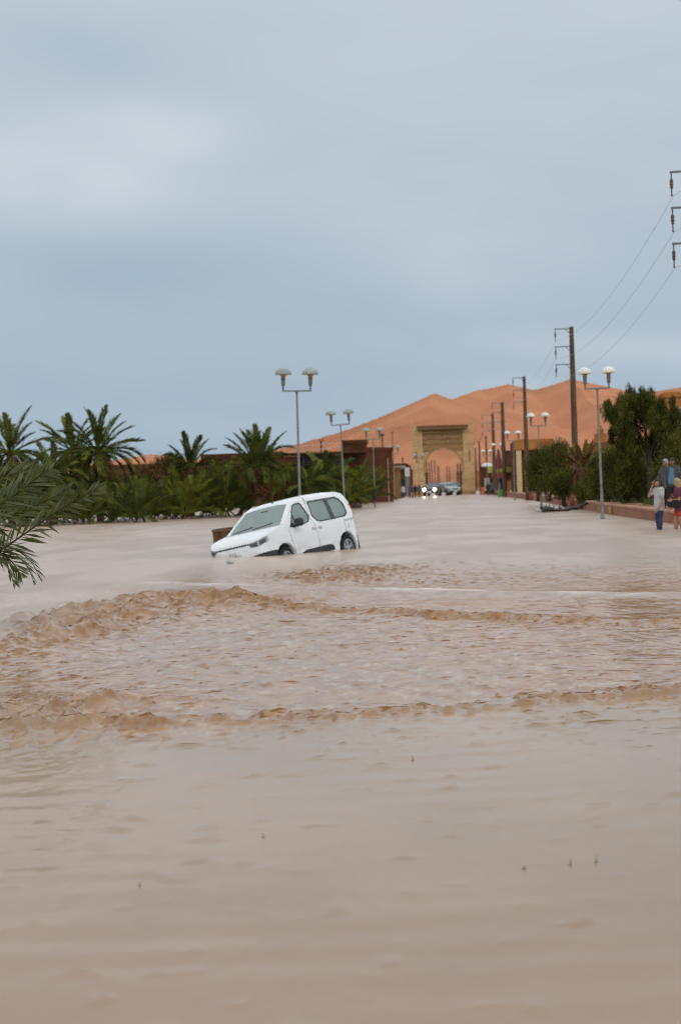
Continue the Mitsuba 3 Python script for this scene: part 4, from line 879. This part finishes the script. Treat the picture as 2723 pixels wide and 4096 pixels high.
# leafy bushes and trees
def blades(m, c, rad, n, r, ln=(.12, .3), w=.035, upb=.9, shell=.5, gap=.0):
    d = r.normal(size=(n, 3)); d /= np.linalg.norm(d, axis=1, keepdims=True)
    q = r.uniform(shell, 1.0, n) ** .6
    p = np.asarray(c) + d * q[:, None] * np.asarray(rad)
    if gap: p = p[meshkit.noise(p * 1.9, 4) > gap]; n = len(p)
    a = r.normal(size=(n, 3)) * .55; a[:, 2] += upb; a /= np.linalg.norm(a, axis=1, keepdims=True)
    b = np.cross(a, r.normal(size=(n, 3))); b /= np.linalg.norm(b, axis=1, keepdims=True)
    L = r.uniform(*ln, n)[:, None]
    v = np.stack([p - a * L / 2, p + b * w / 2, p + a * L / 2, p - b * w / 2], 1).reshape(-1, 3); k = np.arange(n)[:, None] * 4
    m.add(v, np.vstack([k + [0, 1, 2], k + [0, 2, 3]]))
def limb(m, a, b, r0, r1, r, wob=.12):
    a, b = np.asarray(a, float), np.asarray(b, float); s = np.linspace(0, 1, 7)[:, None]
    P = a + (b - a) * s + wob * np.linalg.norm(b - a) * np.sin(s * math.pi) * r.normal(0, .5, 3)
    m.tube(P, np.linspace(r0, r1, 7), 7)
def bush(name, label, group, cat, c, rad, n, mat, seed, lobes=13, stems=4, ln=(.14, .34), w=.035):
    t = thing(name, label, cat, group); r = np.random.default_rng(seed); c = np.array(c); rad = np.array(rad)
    tops = []; A, B = MB(), MB()
    for i in range(lobes):
        d = r.normal(size=3); d /= np.linalg.norm(d); d[2] = d[2] * .8 + .15
        q = c + d * rad * r.uniform(.35, .68); tops.append(q)
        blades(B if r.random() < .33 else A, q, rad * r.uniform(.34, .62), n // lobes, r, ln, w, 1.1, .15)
    sm = MB()
    for q in tops[:max(stems, 3)]: limb(sm, c - [r.normal(0, .12), r.normal(0, .1), rad[2] * 1.05], q, .06, .02, r)
    part(t, 'stems', sm.mesh(), 'bark', 50)
    if A.n: part(t, 'crown', A.mesh(), mat)
    if B.n: part(t, 'shade_foliage', B.mesh(), 'tree_leaf_shade')  # randomly picked lobes in the darker leaf copy, shade painted as colour
    return t
GB = 'dark bushes behind the low wall'
for i, (p, rad, n, lab, mt) in enumerate((
    ((6.367, 104.000, 2.217), (1.35, 1.3, 1.75), 7000, 'rounded dark bush between the second lamp and the tall pole', 'tree_leaf'),
    ((6.123, 112.000, 1.575), (1.0, 1.0, 1.2), 3500, 'small dark bush left of the second right lamp', 'tree_leaf'),
    ((6.803, 98.000, 1.247), (1.0, 1.0, 1.1), 3500, 'low bush at the foot of the tall pole', 'tree_leaf'),
    ((8.040, 86.000, 1.522), (1.15, 1.1, 1.55), 6000, 'dense bush between the nearest lamp and the large tree', 'tree_leaf'),
    ((8.326, 78.000, 1.215), (1.2, 1.1, 1.25), 6000, 'dark bush below the left side of the large tree', 'tree_leaf'),
    ((10.034, 84.000, 1.333), (1.3, 1.1, 1.5), 6000, 'dark bush behind the white T-shirt', 'tree_leaf'),
    ((9.568, 72.000, 1.639), (1.1, 1.1, 1.7), 6000, 'dark bush at the right edge behind the two men', 'tree_leaf'),
    ((8.440, 96.000, 1.741), (1.2, 1.1, 1.5), 5000, 'bush filling the gap right of the withered palm', 'tree_leaf'),
    ((8.397, 84.000, 1.922), (1.1, 1.1, 1.5), 5000, 'tall bush under the left boughs of the large tree', 'tree_leaf'),
    ((9.345, 82.000, 1.702), (1.2, 1.1, 1.6), 5000, 'tall bush around the forked trunk', 'tree_leaf'),
    ((10.897, 86.000, 2.039), (1.3, 1.1, 1.9), 5000, 'tall bush right of the forked trunk', 'tree_leaf'),
    ((7.093, 108.000, 2.994), (1.3, 1.1, 1.5), 4500, 'taller bush behind the rounded one by the tall pole', 'tree_leaf'),
    ((8.186, 110.000, 1.426), (1.3, 1.0, 1.5), 4000, 'bush behind the tall pole foot', 'tree_leaf'),
    ((8.824, 112.000, 1.885), (1.4, 1.0, 1.6), 4500, 'bush behind the withered palm', 'tree_leaf'),
    ((11.550, 88.000, 3.033), (1.2, 1.1, 1.7), 4500, 'tall bush at the right edge below the orange house', 'tree_leaf'),
    ((7.613, 92.000, 1.030), (.9, .9, .9), 3000, 'low bush right of the withered palm', 'tree_leaf'))):
    bush('leafy_bush', lab, GB, 'bush', p, rad, n, mt, 300 + i)
def big_tree():
    t = thing('feathery_tree', 'large feathery green tree with a forked dark trunk at the right behind the wall', 'tree')
    r = np.random.default_rng(77); Y0 = 76.0
    base, fork = np.array((8.965, 76.000, 0.065)), np.array((8.942, 76.000, 2.521))
    z = lambda u, v: np.array([(2400 + u * .206 - 1765 + (1560 + v * .206 - 1939) * .0314) * Y0 / 7000., Y0, 1.55 - ((1560 + v * .206 - 1939) + (2400 + u * .206 - 1765) * .0314) * Y0 / 7000.])
    pl = [(230, 420, .7), (350, 380, .9), (430, 350, .9), (330, 540, .9), (560, 290, 1.), (560, 450, 1.1), (690, 230, .9), (755, 150, .8), (885, 160, .8), (820, 300, 1.1), (930, 290, 1.), (1040, 260, .8), (1000, 420, 1.), (1150, 400, .9), (1200, 520, 1.1), (1390, 400, .8), (1450, 520, .9), (1330, 600, 1.1), (700, 420, 1.1), (500, 600, .9), (410, 660, .8), (960, 560, .9), (820, 640, .8), (1110, 650, 1.1), (1230, 720, 1.1), (590, 740, .7), (1360, 800, 1.1), (1470, 900, 1.1), (1150, 850, 1.), (450, 800, .6), (260, 850, .5), (1300, 1000, 1.1), (1060, 980, .9), (560, 980, .8), (420, 1080, .9), (1450, 1120, 1.1), (1160, 1180, 1.), (760, 1060, .7), (620, 1220, .9), (1320, 1250, 1.)]
    tr = MB(); limb(tr, base - [0, 0, .3], fork, .16, .12, r, .03)
    lm = [z(770, 880), z(820, 780), z(1050, 1000)]
    part(t, 'trunk', tr.mesh(), 'bark', 50)
    ends = []
    for q, a in ((z(760, 830), fork), (z(1080, 960), fork), (z(900, 760), fork)):
        m = MB(); limb(m, a, q, .10, .06, r, .05); part(t, 'limb', m.mesh(), 'bark', 50); ends.append(q)
    A, B, tw = MB(), MB(), MB()
    for i, (u, v, s) in enumerate(pl):
        q = z(u, v) + [0, r.uniform(-1.1, 1.1), 0]
        e = min(ends, key=lambda k: np.linalg.norm(k - q)); limb(tw, e, q - [0, 0, .1], .035, .012, r, .08)
        for j in range(3):
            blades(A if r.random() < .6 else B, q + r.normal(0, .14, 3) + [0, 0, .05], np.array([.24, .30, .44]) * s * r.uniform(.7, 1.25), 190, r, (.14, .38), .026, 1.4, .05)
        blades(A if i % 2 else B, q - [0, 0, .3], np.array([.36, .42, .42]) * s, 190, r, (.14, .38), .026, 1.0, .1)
    part(t, 'twigs', tw.mesh(), 'bark'); part(t, 'crown', A.mesh(), 'tree_leaf'); part(t, 'shade_foliage', B.mesh(), 'tree_leaf_shade')  # B blades wear the shade-toned leaf copy, scattered through the crown
big_tree()
palm('withered_palm', 'squat palm with stiff brown fronds and a thick dry skirt beside the tall pole', None, (7.540, 94.000, 0.559), 1.75, 18, 1.45, ('leaf_dead', 'leaf_mid', 'leaf_dead'), 41, up=1.5, low=.3, trunk_r=.34, kinds=('stiff', 'up', 'up'), dead=14)
GD = 'dry brown scrub behind the grove'
for i, (p, rad) in enumerate((((-26.772, 160.000, 2.621), (2.2, 1.2, 1.9)), ((-25.417, 165.000, 3.771), (2.4, 1.2, 2.0)), ((-22.353, 165.000, 2.485), (2.4, 1.2, 2.0)), ((-17.939, 150.000, 2.323), (2.2, 1.2, 2.0)), ((-14.133, 140.000, 1.785), (2.2, 1.2, 1.9)), ((-11.724, 140.000, 1.507), (2.0, 1.2, 1.7)), ((-10.125, 140.000, 1.155), (1.6, 1.2, 1.4)), ((-29.002, 160.000, 2.002), (2.0, 1.2, 1.5)), ((-9.350, 150.000, 0.864), (1.6, 1.2, 1.3)))):
    bush('dry_scrub', ('second', 'third', 'fourth', 'fifth', 'sixth', 'seventh', 'eighth', 'leftmost', 'rightmost')[i] + ' clump of dry brown scrub from the left behind the palms', GD, 'scrub', p, rad, 3600, 'leaf_dead', 500 + i, ln=(.3, .7), w=.07)
gm = MB(); r_ = np.random.default_rng(5)
for i in range(420):
    y = r_.uniform(60, 112); x = float(np.interp(y, [58, 80, 102, 150], [7.85, 7.5, 7.75, 7.75])) + r_.uniform(.4, 2.4)
    blades(gm, (x, y, .5), (.16, .16, .2), 14, r_, (.2, .45), .03, 1.6, 0)
k = num('grass'); shp(k, gm.mesh(), 'grass_mat'); labels[k] = {'label': 'tufts of green grass along the back of the low wall', 'category': 'grass', 'kind': 'stuff'}

# the near palm at the left edge
def near_palm():
    t = thing('near_palm', 'near date palm reaching into the left edge with dark spiky fronds', 'palm')
    c = np.array((-6.412, 20.000, 0.358)); r = np.random.default_rng(9)
    s = np.linspace(0, 1, 10)[:, None]; b = np.array([c[0] - .1, 20.2, -.8])
    part(t, 'trunk', MB().tube(b + (c - b) * s, .2 + .02 * (np.arange(10) % 2), 12).mesh(), 'palm_trunk', 50)
    def fr(pts, leaf, n, w=.036, ref=(0, 1, 0), sweep=.78, vee=.25, mat='leaf_near', s0=.2, rr=.018):
        P = np.array(pts, float); u = np.linspace(0, 1, len(P)); q = np.linspace(0, 1, 26)
        from scipy.interpolate import CubicSpline
        P = CubicSpline(u, P)(q); tn, sd, up = path_frame(P, np.array(ref, float))
        m = MB(); leaflets(m, P, tn, sd, up, 1, leaf, w, n, sweep, vee, r, .16, s0)
        k = part(t, 'frond', m.mesh(), mat); part(k, 'midrib', MB().tube(P, rr * (1 - .8 * q), 6).mesh(), 'rachis', 40)
    fr([(-6.412, 20.000, 0.358), (-5.695, 19.900, 0.633), (-5.047, 19.700, 0.960), (-4.499, 19.500, 1.284), (-4.049, 19.300, 1.525), (-3.774, 19.200, 1.608)], .32, 40)
    fr([(-6.410, 20.000, 0.416), (-5.949, 20.200, 0.889), (-5.516, 20.300, 1.284), (-5.084, 20.400, 1.564), (-4.809, 20.400, 1.747), (-4.611, 20.400, 1.873)], .42, 42, vee=.35)
    fr([(-6.414, 20.000, 0.300), (-5.809, 19.800, 0.729), (-5.308, 19.700, 0.933), (-4.994, 19.600, 0.908), (-4.855, 19.600, 0.790), (-4.754, 19.500, 0.667)], .26, 34, w=.02)
    fr([(-6.411, 20.000, 0.387), (-6.213, 20.400, 1.037), (-5.862, 20.600, 1.527), (-5.483, 20.800, 1.754), (-5.175, 20.800, 1.834), (-5.022, 20.800, 1.829)], .42, 40, vee=.4)
    fr([(-6.411, 20.000, 0.387), (-6.130, 20.600, 0.818), (-5.622, 20.900, 1.153), (-5.205, 21.100, 1.348), (-4.820, 21.200, 1.519), (-4.590, 21.300, 1.634)], .36, 40, vee=.1)
    for i in range(16):
        a = 2.0 + i * .3
        d = np.array([math.cos(a), math.sin(a) * .9, 0]); L = 1.7
        fr([c, c + d * L * .35 + [0, 0, .55], c + d * L * .75 + [0, 0, .65], c + d * L + [0, 0, .25]], .36, 26, ref=(0, 0, 1))
near_palm()

# ------------------------------------------------------------------ people
def hull(pts):
    return m3.Manifold.batch_hull([m3.Manifold.sphere(r, 12).translate(list(map(float, p))) for p, r in pts])
def blend(mans, res, it, lam=.5):
    m = m3.Manifold.batch_boolean(mans, m3.OpType.Add)
    if res: m = m.refine_to_length(res)
    t = TM(m); t = trimesh.Trimesh(t.vertices, t.faces, process=True)
    trimesh.smoothing.filter_taubin(t, lam, lam + .03, it)
    return t
def person(label, pos, yaw, H, top, legs, skin='skin', hair='hair_dark', arms=None, stride=(.0, .0), sleeves='short', shorts=False, hair_long=0., hat=None, fine=True, wide=1.0, open_shirt=None, group=None, top_len=.49, slim=1.0):
    """stands at pos facing yaw; arms = ((elbow, wrist) left, (elbow, wrist) right) in units of H, x forward, y left"""
    t = thing('person', label, 'person', group)
    pose = mat4(rot(yaw), pos)
    J = lambda x, y, z: np.array([x, y * wide, z]) * H
    if arms is None: arms = ((J(-.01, .135, .63), J(.03, .13, .49)), (J(-.01, -.135, .63), J(.03, -.13, .49)))
    else: arms = tuple((J(*a), J(*b)) for a, b in arms)
    sh = [J(0, .10, .815), J(0, -.10, .815)]; hip = [J(0, .052, .50), J(0, -.052, .50)]
    kn = [J(.015 + stride[0] * .5, .055, .285), J(.015 + stride[1] * .5, -.055, .285)]; an = [J(stride[0], .058, .045), J(stride[1], -.058, .045)]
    hc = J(.012, 0, .93); g = H / 1.7
    res, it = (.03 * g, 8) if fine else (0, 0)
    def hand(el, wr, out):
        d = wr - el; d /= np.linalg.norm(d); n_ = np.array([0, out, 0.]); sd = np.cross(d, n_); sd /= np.linalg.norm(sd) + 1e-9; pn = np.cross(sd, d)
        L = .105 * H; M = [hull([(wr, .024 * g), (wr + d * L * .45 + sd * .026 * g, .014 * g), (wr + d * L * .45 - sd * .026 * g, .014 * g)])]
        for k, fl in enumerate((.78, .95, 1.0, .94, .74)[1:]):
            b = wr + d * L * .45 + sd * (.028 - .018 * k) * g; m_ = b + d * L * .28 * fl - pn * .010 * g * (1 + .3 * k); e = m_ + (d * .8 - pn * .6) * L * .24 * fl
            M += [hull([(b, .0092 * g), (m_, .0085 * g)]), hull([(m_, .0085 * g), (e, .0068 * g)])]
        b = wr + d * L * .14 + sd * .024 * g; m_ = b + (d * .55 + sd * .75) * L * .26; e = m_ + (d * .9 + sd * .2 - pn * .2) * L * .22
        return M + [hull([(b, .012 * g), (m_, .010 * g)]), hull([(m_, .010 * g), (e, .008 * g)])]
    B = [hull([(hc + J(.0, 0, .022), .052 * H * .98), (hc + J(.012, 0, -.02), .045 * H), (hc + J(.022, 0, -.046), .024 * H)]), hull([(hc - J(.01, 0, .03), .03 * H), (J(-.008, 0, .835), .034 * H)]),
         hull([(sh[0], .036 * H), (sh[1], .036 * H), (J(.0, .05, .70), .062 * H * slim), (J(.0, -.05, .70), .062 * H * slim)]), hull([(J(0, .045, .70), .060 * H * slim), (J(0, -.045, .70), .060 * H * slim), (J(0, .045, .54), .064 * H * slim), (J(0, -.045, .54), .064 * H * slim)]),
         hull([(hc + J(.048, 0, .004), .010 * H), (hc + J(.060, 0, -.010), .010 * H), (hc + J(.046, 0, -.014), .013 * H)])]
    for s in (1, -1): B.append(hull([(hc + J(-.004, s * .047, .005), .010 * H), (hc + J(-.008, s * .05, -.012), .007 * H)]))
    for i in (0, 1):
        el, wr = arms[i]
        B += [hull([(sh[i], .034 * H), (el, .024 * H)]), hull([(el, .025 * H), (wr, .0165 * H)])] + hand(el, wr, 1 if i == 0 else -1)
        B += [hull([(hip[i], .058 * H * slim), (kn[i], .036 * H)]), hull([(kn[i], .036 * H), (kn[i] * .6 + an[i] * .4 - J(.012, 0, 0), .033 * H), (an[i], .022 * H)]), hull([(an[i] - J(.012, 0, .022), .022 * H), (an[i] + J(.07, 0, -.03), .016 * H)])]
    k = num(t + '__body'); scene[k] = {**mikit.ply(blend(B, .016 * g if fine else 0, 5 if fine else 0, .4), skin, smooth=50), 'to_world': pose}
    for s in (1, -1):
        part(k, 'eye', trimesh.creation.icosphere(1, .0075 * H).apply_translation(hc + J(.046, s * .019, .012)), 'eye_dark', True, pose)
    part(k, 'mouth', MB().box(hc + J(.048, 0, -.034), (.008 * H, .028 * H, .006 * H), None, .002).mesh(), 'lip', False, pose)
    # clothes
    e = .011 * H
    S = [hull([(sh[0], .036 * H + e), (sh[1], .036 * H + e), (J(.0, .05, .70), .062 * H * slim + e), (J(.0, -.05, .70), .062 * H * slim + e)]), hull([(J(0, .05, .72), .060 * H * slim + e), (J(0, -.05, .72), .060 * H * slim + e), (J(0, .052, top_len), .064 * H * slim + e), (J(0, -.052, top_len), .064 * H * slim + e)])]
    for i in (0, 1):
        el, wr = arms[i]; q = el if sleeves == 'long' else sh[i] * .35 + el * .65
        S.append(hull([(sh[i], .036 * H + e), (q, .028 * H + e)]))
        if sleeves == 'long': S.append(hull([(el, .028 * H + e), (el * .1 + wr * .9, .02 * H + e * .7)]))
    part(t, 'shirt', blend(S, .05 * g if fine else 0, 5 if fine else 0), top, 50, pose)
    if open_shirt: part(t, 'undershirt', blend([hull([(J(.052, .018, .79), .03 * H), (J(.052, -.018, .79), .03 * H), (J(.062, .035, .52), .038 * H), (J(.062, -.035, .52), .038 * H)])], .05 * g, 3), open_shirt, 50, pose)
    P = [hull([(hip[0] + J(0, 0, .05), .066 * H * slim), (hip[1] + J(0, 0, .05), .066 * H * slim), (hip[0], .066 * H * slim), (hip[1], .066 * H * slim)])]
    for i in (0, 1):
        if shorts: P.append(hull([(hip[i], .064 * H * slim), (hip[i] * .45 + kn[i] * .55, .055 * H)]))
        else: P += [hull([(hip[i], .064 * H * slim), (kn[i], .043 * H)]), hull([(kn[i], .043 * H), (an[i] + J(0, 0, .01), .034 * H)])]
    part(t, 'shorts' if shorts else 'trousers', blend(P, .05 * g if fine else 0, 5 if fine else 0), legs, 50, pose)
    Hh = [hull([(hc + J(-.008, 0, .028), .056 * H), (hc + J(-.022, 0, .008), .050 * H), (hc + J(.012, 0, .045), .046 * H)])]
    if hair_long: Hh += [hull([(hc + J(-.03, .02, .01), .042 * H), (hc + J(-.03, -.02, .01), .042 * H), (J(-.045, .03, .93 - hair_long), .026 * H), (J(-.045, -.03, .93 - hair_long), .026 * H)])] + [hull([(hc + J(-.008, s * .042, .01), .022 * H), (J(.02, s * .06, .93 - hair_long), .018 * H)]) for s in (1, -1)]
    part(t, 'hair', blend(Hh, .04 * g if fine else 0, 3 if fine else 0), hair, 50, pose)
    if hat: part(t, 'head_scarf', blend([hull([(hc + J(-.005, 0, .045), .062 * H), (hc + J(-.02, 0, .01), .056 * H)]), hull([(hc + J(-.03, 0, -.03), .04 * H), (J(-.04, 0, .82), .03 * H)])], .04 * g if fine else 0, 3 if fine else 0), hat, 50, pose)
    return t, pose, J
LEFT = math.radians(215)
person('person in white T-shirt and jeans in the flood, hand raised to face', (6.47, 52.7, -.20), math.radians(206), 1.72, 'tee_white', 'denim', hair_long=.17,
       arms=(((.03, .15, .62), (.10, .125, .49)), ((.10, -.185, .70), (.075, -.075, .90))), stride=(.03, -.02), top_len=.475, slim=.84, wide=.92)
t, pose, J = person('blond person in maroon top and red shorts wading in the flood', (7.00, 52.4, -.20), math.radians(196), 1.70, 'maroon', 'red_cloth', hair='hair_blond', hair_long=.26, shorts=True,
       arms=(((.04, .145, .635), (.13, .06, .63)), ((.0, -.145, .63), (.10, -.03, .70))), stride=(-.04, .05), top_len=.455, slim=.80, wide=.86)
b = thing('shoulder_bag', 'dark shoulder bag held by the blond person in maroon', 'bag')
shp(b + '__body', MB().box(J(.10, .15, .57), (.30, .12, .24), rot(.5), .03).mesh(), 'black_cloth'); scene[b + '__body']['to_world'] = pose
shp(b + '__strap', MB().tube([J(.06, .16, .63), J(.02, .14, .74), J(0, .10, .85), J(-.02, .12, .74), J(.0, .2, .62)], .012, 6).mesh(), 'cloth_orange'); scene[b + '__strap']['to_world'] = pose
person('dark haired person in open grey shirt over blue T-shirt behind the wall', (7.98, 61.0, .44), math.radians(238), 1.76, 'shirt_grey', 'black_cloth', skin='skin_dark', open_shirt='tee_blue', sleeves='long', wide=1.05, slim=.9,
       arms=(((-.02, .16, .63), (.05, .14, .49)), ((.0, -.15, .63), (.06, -.13, .50))))
person('person in pale head scarf half hidden behind the open grey shirt', (7.95, 62.6, .44), math.radians(225), 1.72, 'shirt_grey', 'black_cloth', skin='skin_dark', hat='concrete', arms=(((.0, .15, .64), (.06, .14, .50)), ((.03, -.18, .64), (.12, -.17, .52))))
FG, FR_ = 'people standing left of the gate', 'people by the shops on the right'
for i, (x, y, top, legs, lab) in enumerate(((-4.95, 226, 'cloth_pale', 'cloth_blue', 'distant person in a white shirt and blue trousers left of the gate'), (-5.15, 229, 'black_cloth', 'black_cloth', 'distant person in black behind the white shirted one'),
        (-4.15, 228, 'maroon', 'maroon', 'distant person in dark red left of the cars'), (-3.75, 225, 'shirt_grey', 'black_cloth', 'distant person in grey right of the dark red one'), (-3.45, 229, 'black_cloth', 'black_cloth', 'distant person in black nearest the left gate pier'),
        (-3.0, 233, 'shirt_grey', 'shirt_grey', 'distant person in pale grey at the foot of the left pier'))):
    person(lab, (x, y, -.02), -1.2 + .5 * i, 1.70 + .03 * (i % 3), top, legs, skin='skin_dark', fine=False, sleeves='long', group=FG, stride=(.04, -.05))
for i, (x, y, top, legs, lab) in enumerate(((5.95, 225, 'black_cloth', 'black_cloth', 'distant person in black beside the red awning'), (6.4, 222, 'shirt_grey', 'black_cloth', 'distant person in grey and black below the red awning'), (6.55, 200, 'cloth_pale', 'black_cloth', 'distant person walking with a pale bag by the fourth lamp'),
        (7.35, 203, 'cloth_blue', 'cloth_blue', 'distant person in blue behind the green crate'), (8.05, 196, 'shirt_grey', 'cloth_blue', 'distant person in dark blue left of the cream pilaster'), (8.95, 183, 'black_cloth', 'black_cloth', 'distant person in black in front of the orange shop door'), (9.25, 181.5, 'cloth_blue', 'shirt_grey', 'distant person in pale blue in front of the orange shop'), (2.75, 252, 'cloth_blue', 'black_cloth', 'distant person in blue walking by the right gate pier'))):
    person(lab, (x, y, -.02 if x < 7.2 else .40), -1.6 + .7 * i, 1.68 + .03 * (i % 4), top, legs, skin='skin_dark', fine=False, sleeves='long', group=FR_, stride=(.06, -.06))

# ------------------------------------------------------------------ things adrift
t = thing('driftwood_log', 'black wet jagged driftwood log stranded before the low wall', 'log')
r_ = np.random.default_rng(21); s = np.linspace(0, 1, 22); P = np.array([4.98, 88.6, .05]) + np.array([1.92, .9, .06]) * s[:, None] + np.stack([0 * s, 0 * s, .05 * np.sin(s * 9)], 1)
m = MB().tube(P, .13 + .05 * np.sin(s * 7 + 1) * (1 - s) + .03 * r_.random(22) - .05 * s, 10); v, f = m.mesh(); v = v + .05 * (meshkit.fbm(v * 5, 3)[:, None] - .5)
part(t, 'trunk', (v, f), 'log_wet', 50)
for i in range(11):
    a = P[int(r_.integers(0, 14))]; part(t, 'broken_stub', MB().tube([a, a + [r_.normal(0, .07), r_.normal(0, .05), .16], a + [r_.normal(0, .10), 0, .2 + .22 * r_.random()]], [.05, .035, .012], 6).mesh(), 'log_wet')
part(t, 'sheath', MB().box((4.86, 88.6, .08), (.34, .3, .22), rot(.2, .3), .08).mesh(), 'cloth_pale', label='pale torn end of the log')
t = thing('bowed_branch', 'long dark bowed branch arching from the log to the nearest lamp', 'branch')
s = np.linspace(0, 1, 20); P = np.array([6.75, 89.5, .12]) + np.array([1.75, 1.6, -.10]) * s[:, None]; P[:, 2] += .30 * np.sin(s * math.pi) ** .9
part(t, 'branch', MB().tube(P, .085 - .05 * s, 8).mesh(), 'log_wet', 50); part(t, 'twig', MB().tube([P[13], P[13] + [.1, 0, -.12], P[13] + [.14, 0, -.35]], [.03, .02, .01], 6).mesh(), 'log_wet')
t = thing('rusty_barrel', 'brown rusty barrel half sunk behind the van bonnet', 'barrel')
c0, Rb = (-5.80, 48.6, -.52), rot(0, -.06, .04)
rib = [(0, .02), (.50, .0), (.54, .06), (.545, .32), (.565, .35), (.545, .38), (.55, .66), (.57, .69), (.55, .72), (.555, .98), (.575, 1.0), (.575, 1.03), (.52, 1.03), (.51, .97), (0, .965)]
part(t, 'drum', MB().lathe(rib, c0, 32, Rb).mesh(), 'rust', 30)
part(t, 'rim', MB().lathe([(.55, 1.025), (.58, 1.03), (.58, 1.055), (.53, 1.055), (.53, 1.03)], c0, 32, Rb).mesh(), 'rust_light', 30)
t = thing('floating_scrap', 'small grey scrap of board floating in front of the van nose', 'scrap')
part(t, 'board', MB().box((-4.60, 37.5, .03), (.13, .24, .05), rot(.3, .2), .01).mesh(), 'badge_grey')
GZS = [(-0.211, 9.860, 0.000), (0.470, 7.070, 0.000), (0.576, 7.107, 0.000), (-0.843, 7.754, 0.000), (-1.238, 6.825, 0.000), (0.282, 7.027, 0.000)]
ORD = ('first', 'second', 'third', 'fourth', 'fifth', 'sixth', 'seventh', 'eighth', 'ninth', 'tenth', 'eleventh', 'twelfth')
SX = sorted(p[0] / p[1] for p in GZS)
for px, hgt in zip(GZS, (.06, .06, .065, .045, .045, .035)):
    k = num('raindrop_splash'); labels[k] = {'label': 'tiny brown raindrop splash on the near water, ' + ORD[SX.index(px[0] / px[1])] + ' from the left', 'category': 'splash', 'group': 'raindrop splashes on the near water'}
    w_ = MB().tube([(px[0], px[1], -.01), (px[0] + .002, px[1], hgt * .25), (px[0] - .002, px[1], hgt * .5)], [.004, .0022, .0008], 6).lathe([(.012, -.008), (.008, .002), (.005, .004), (0, .003)], (px[0], px[1], 0), 10)
    shp(k, w_.mesh(), 'splash_mud', 40)
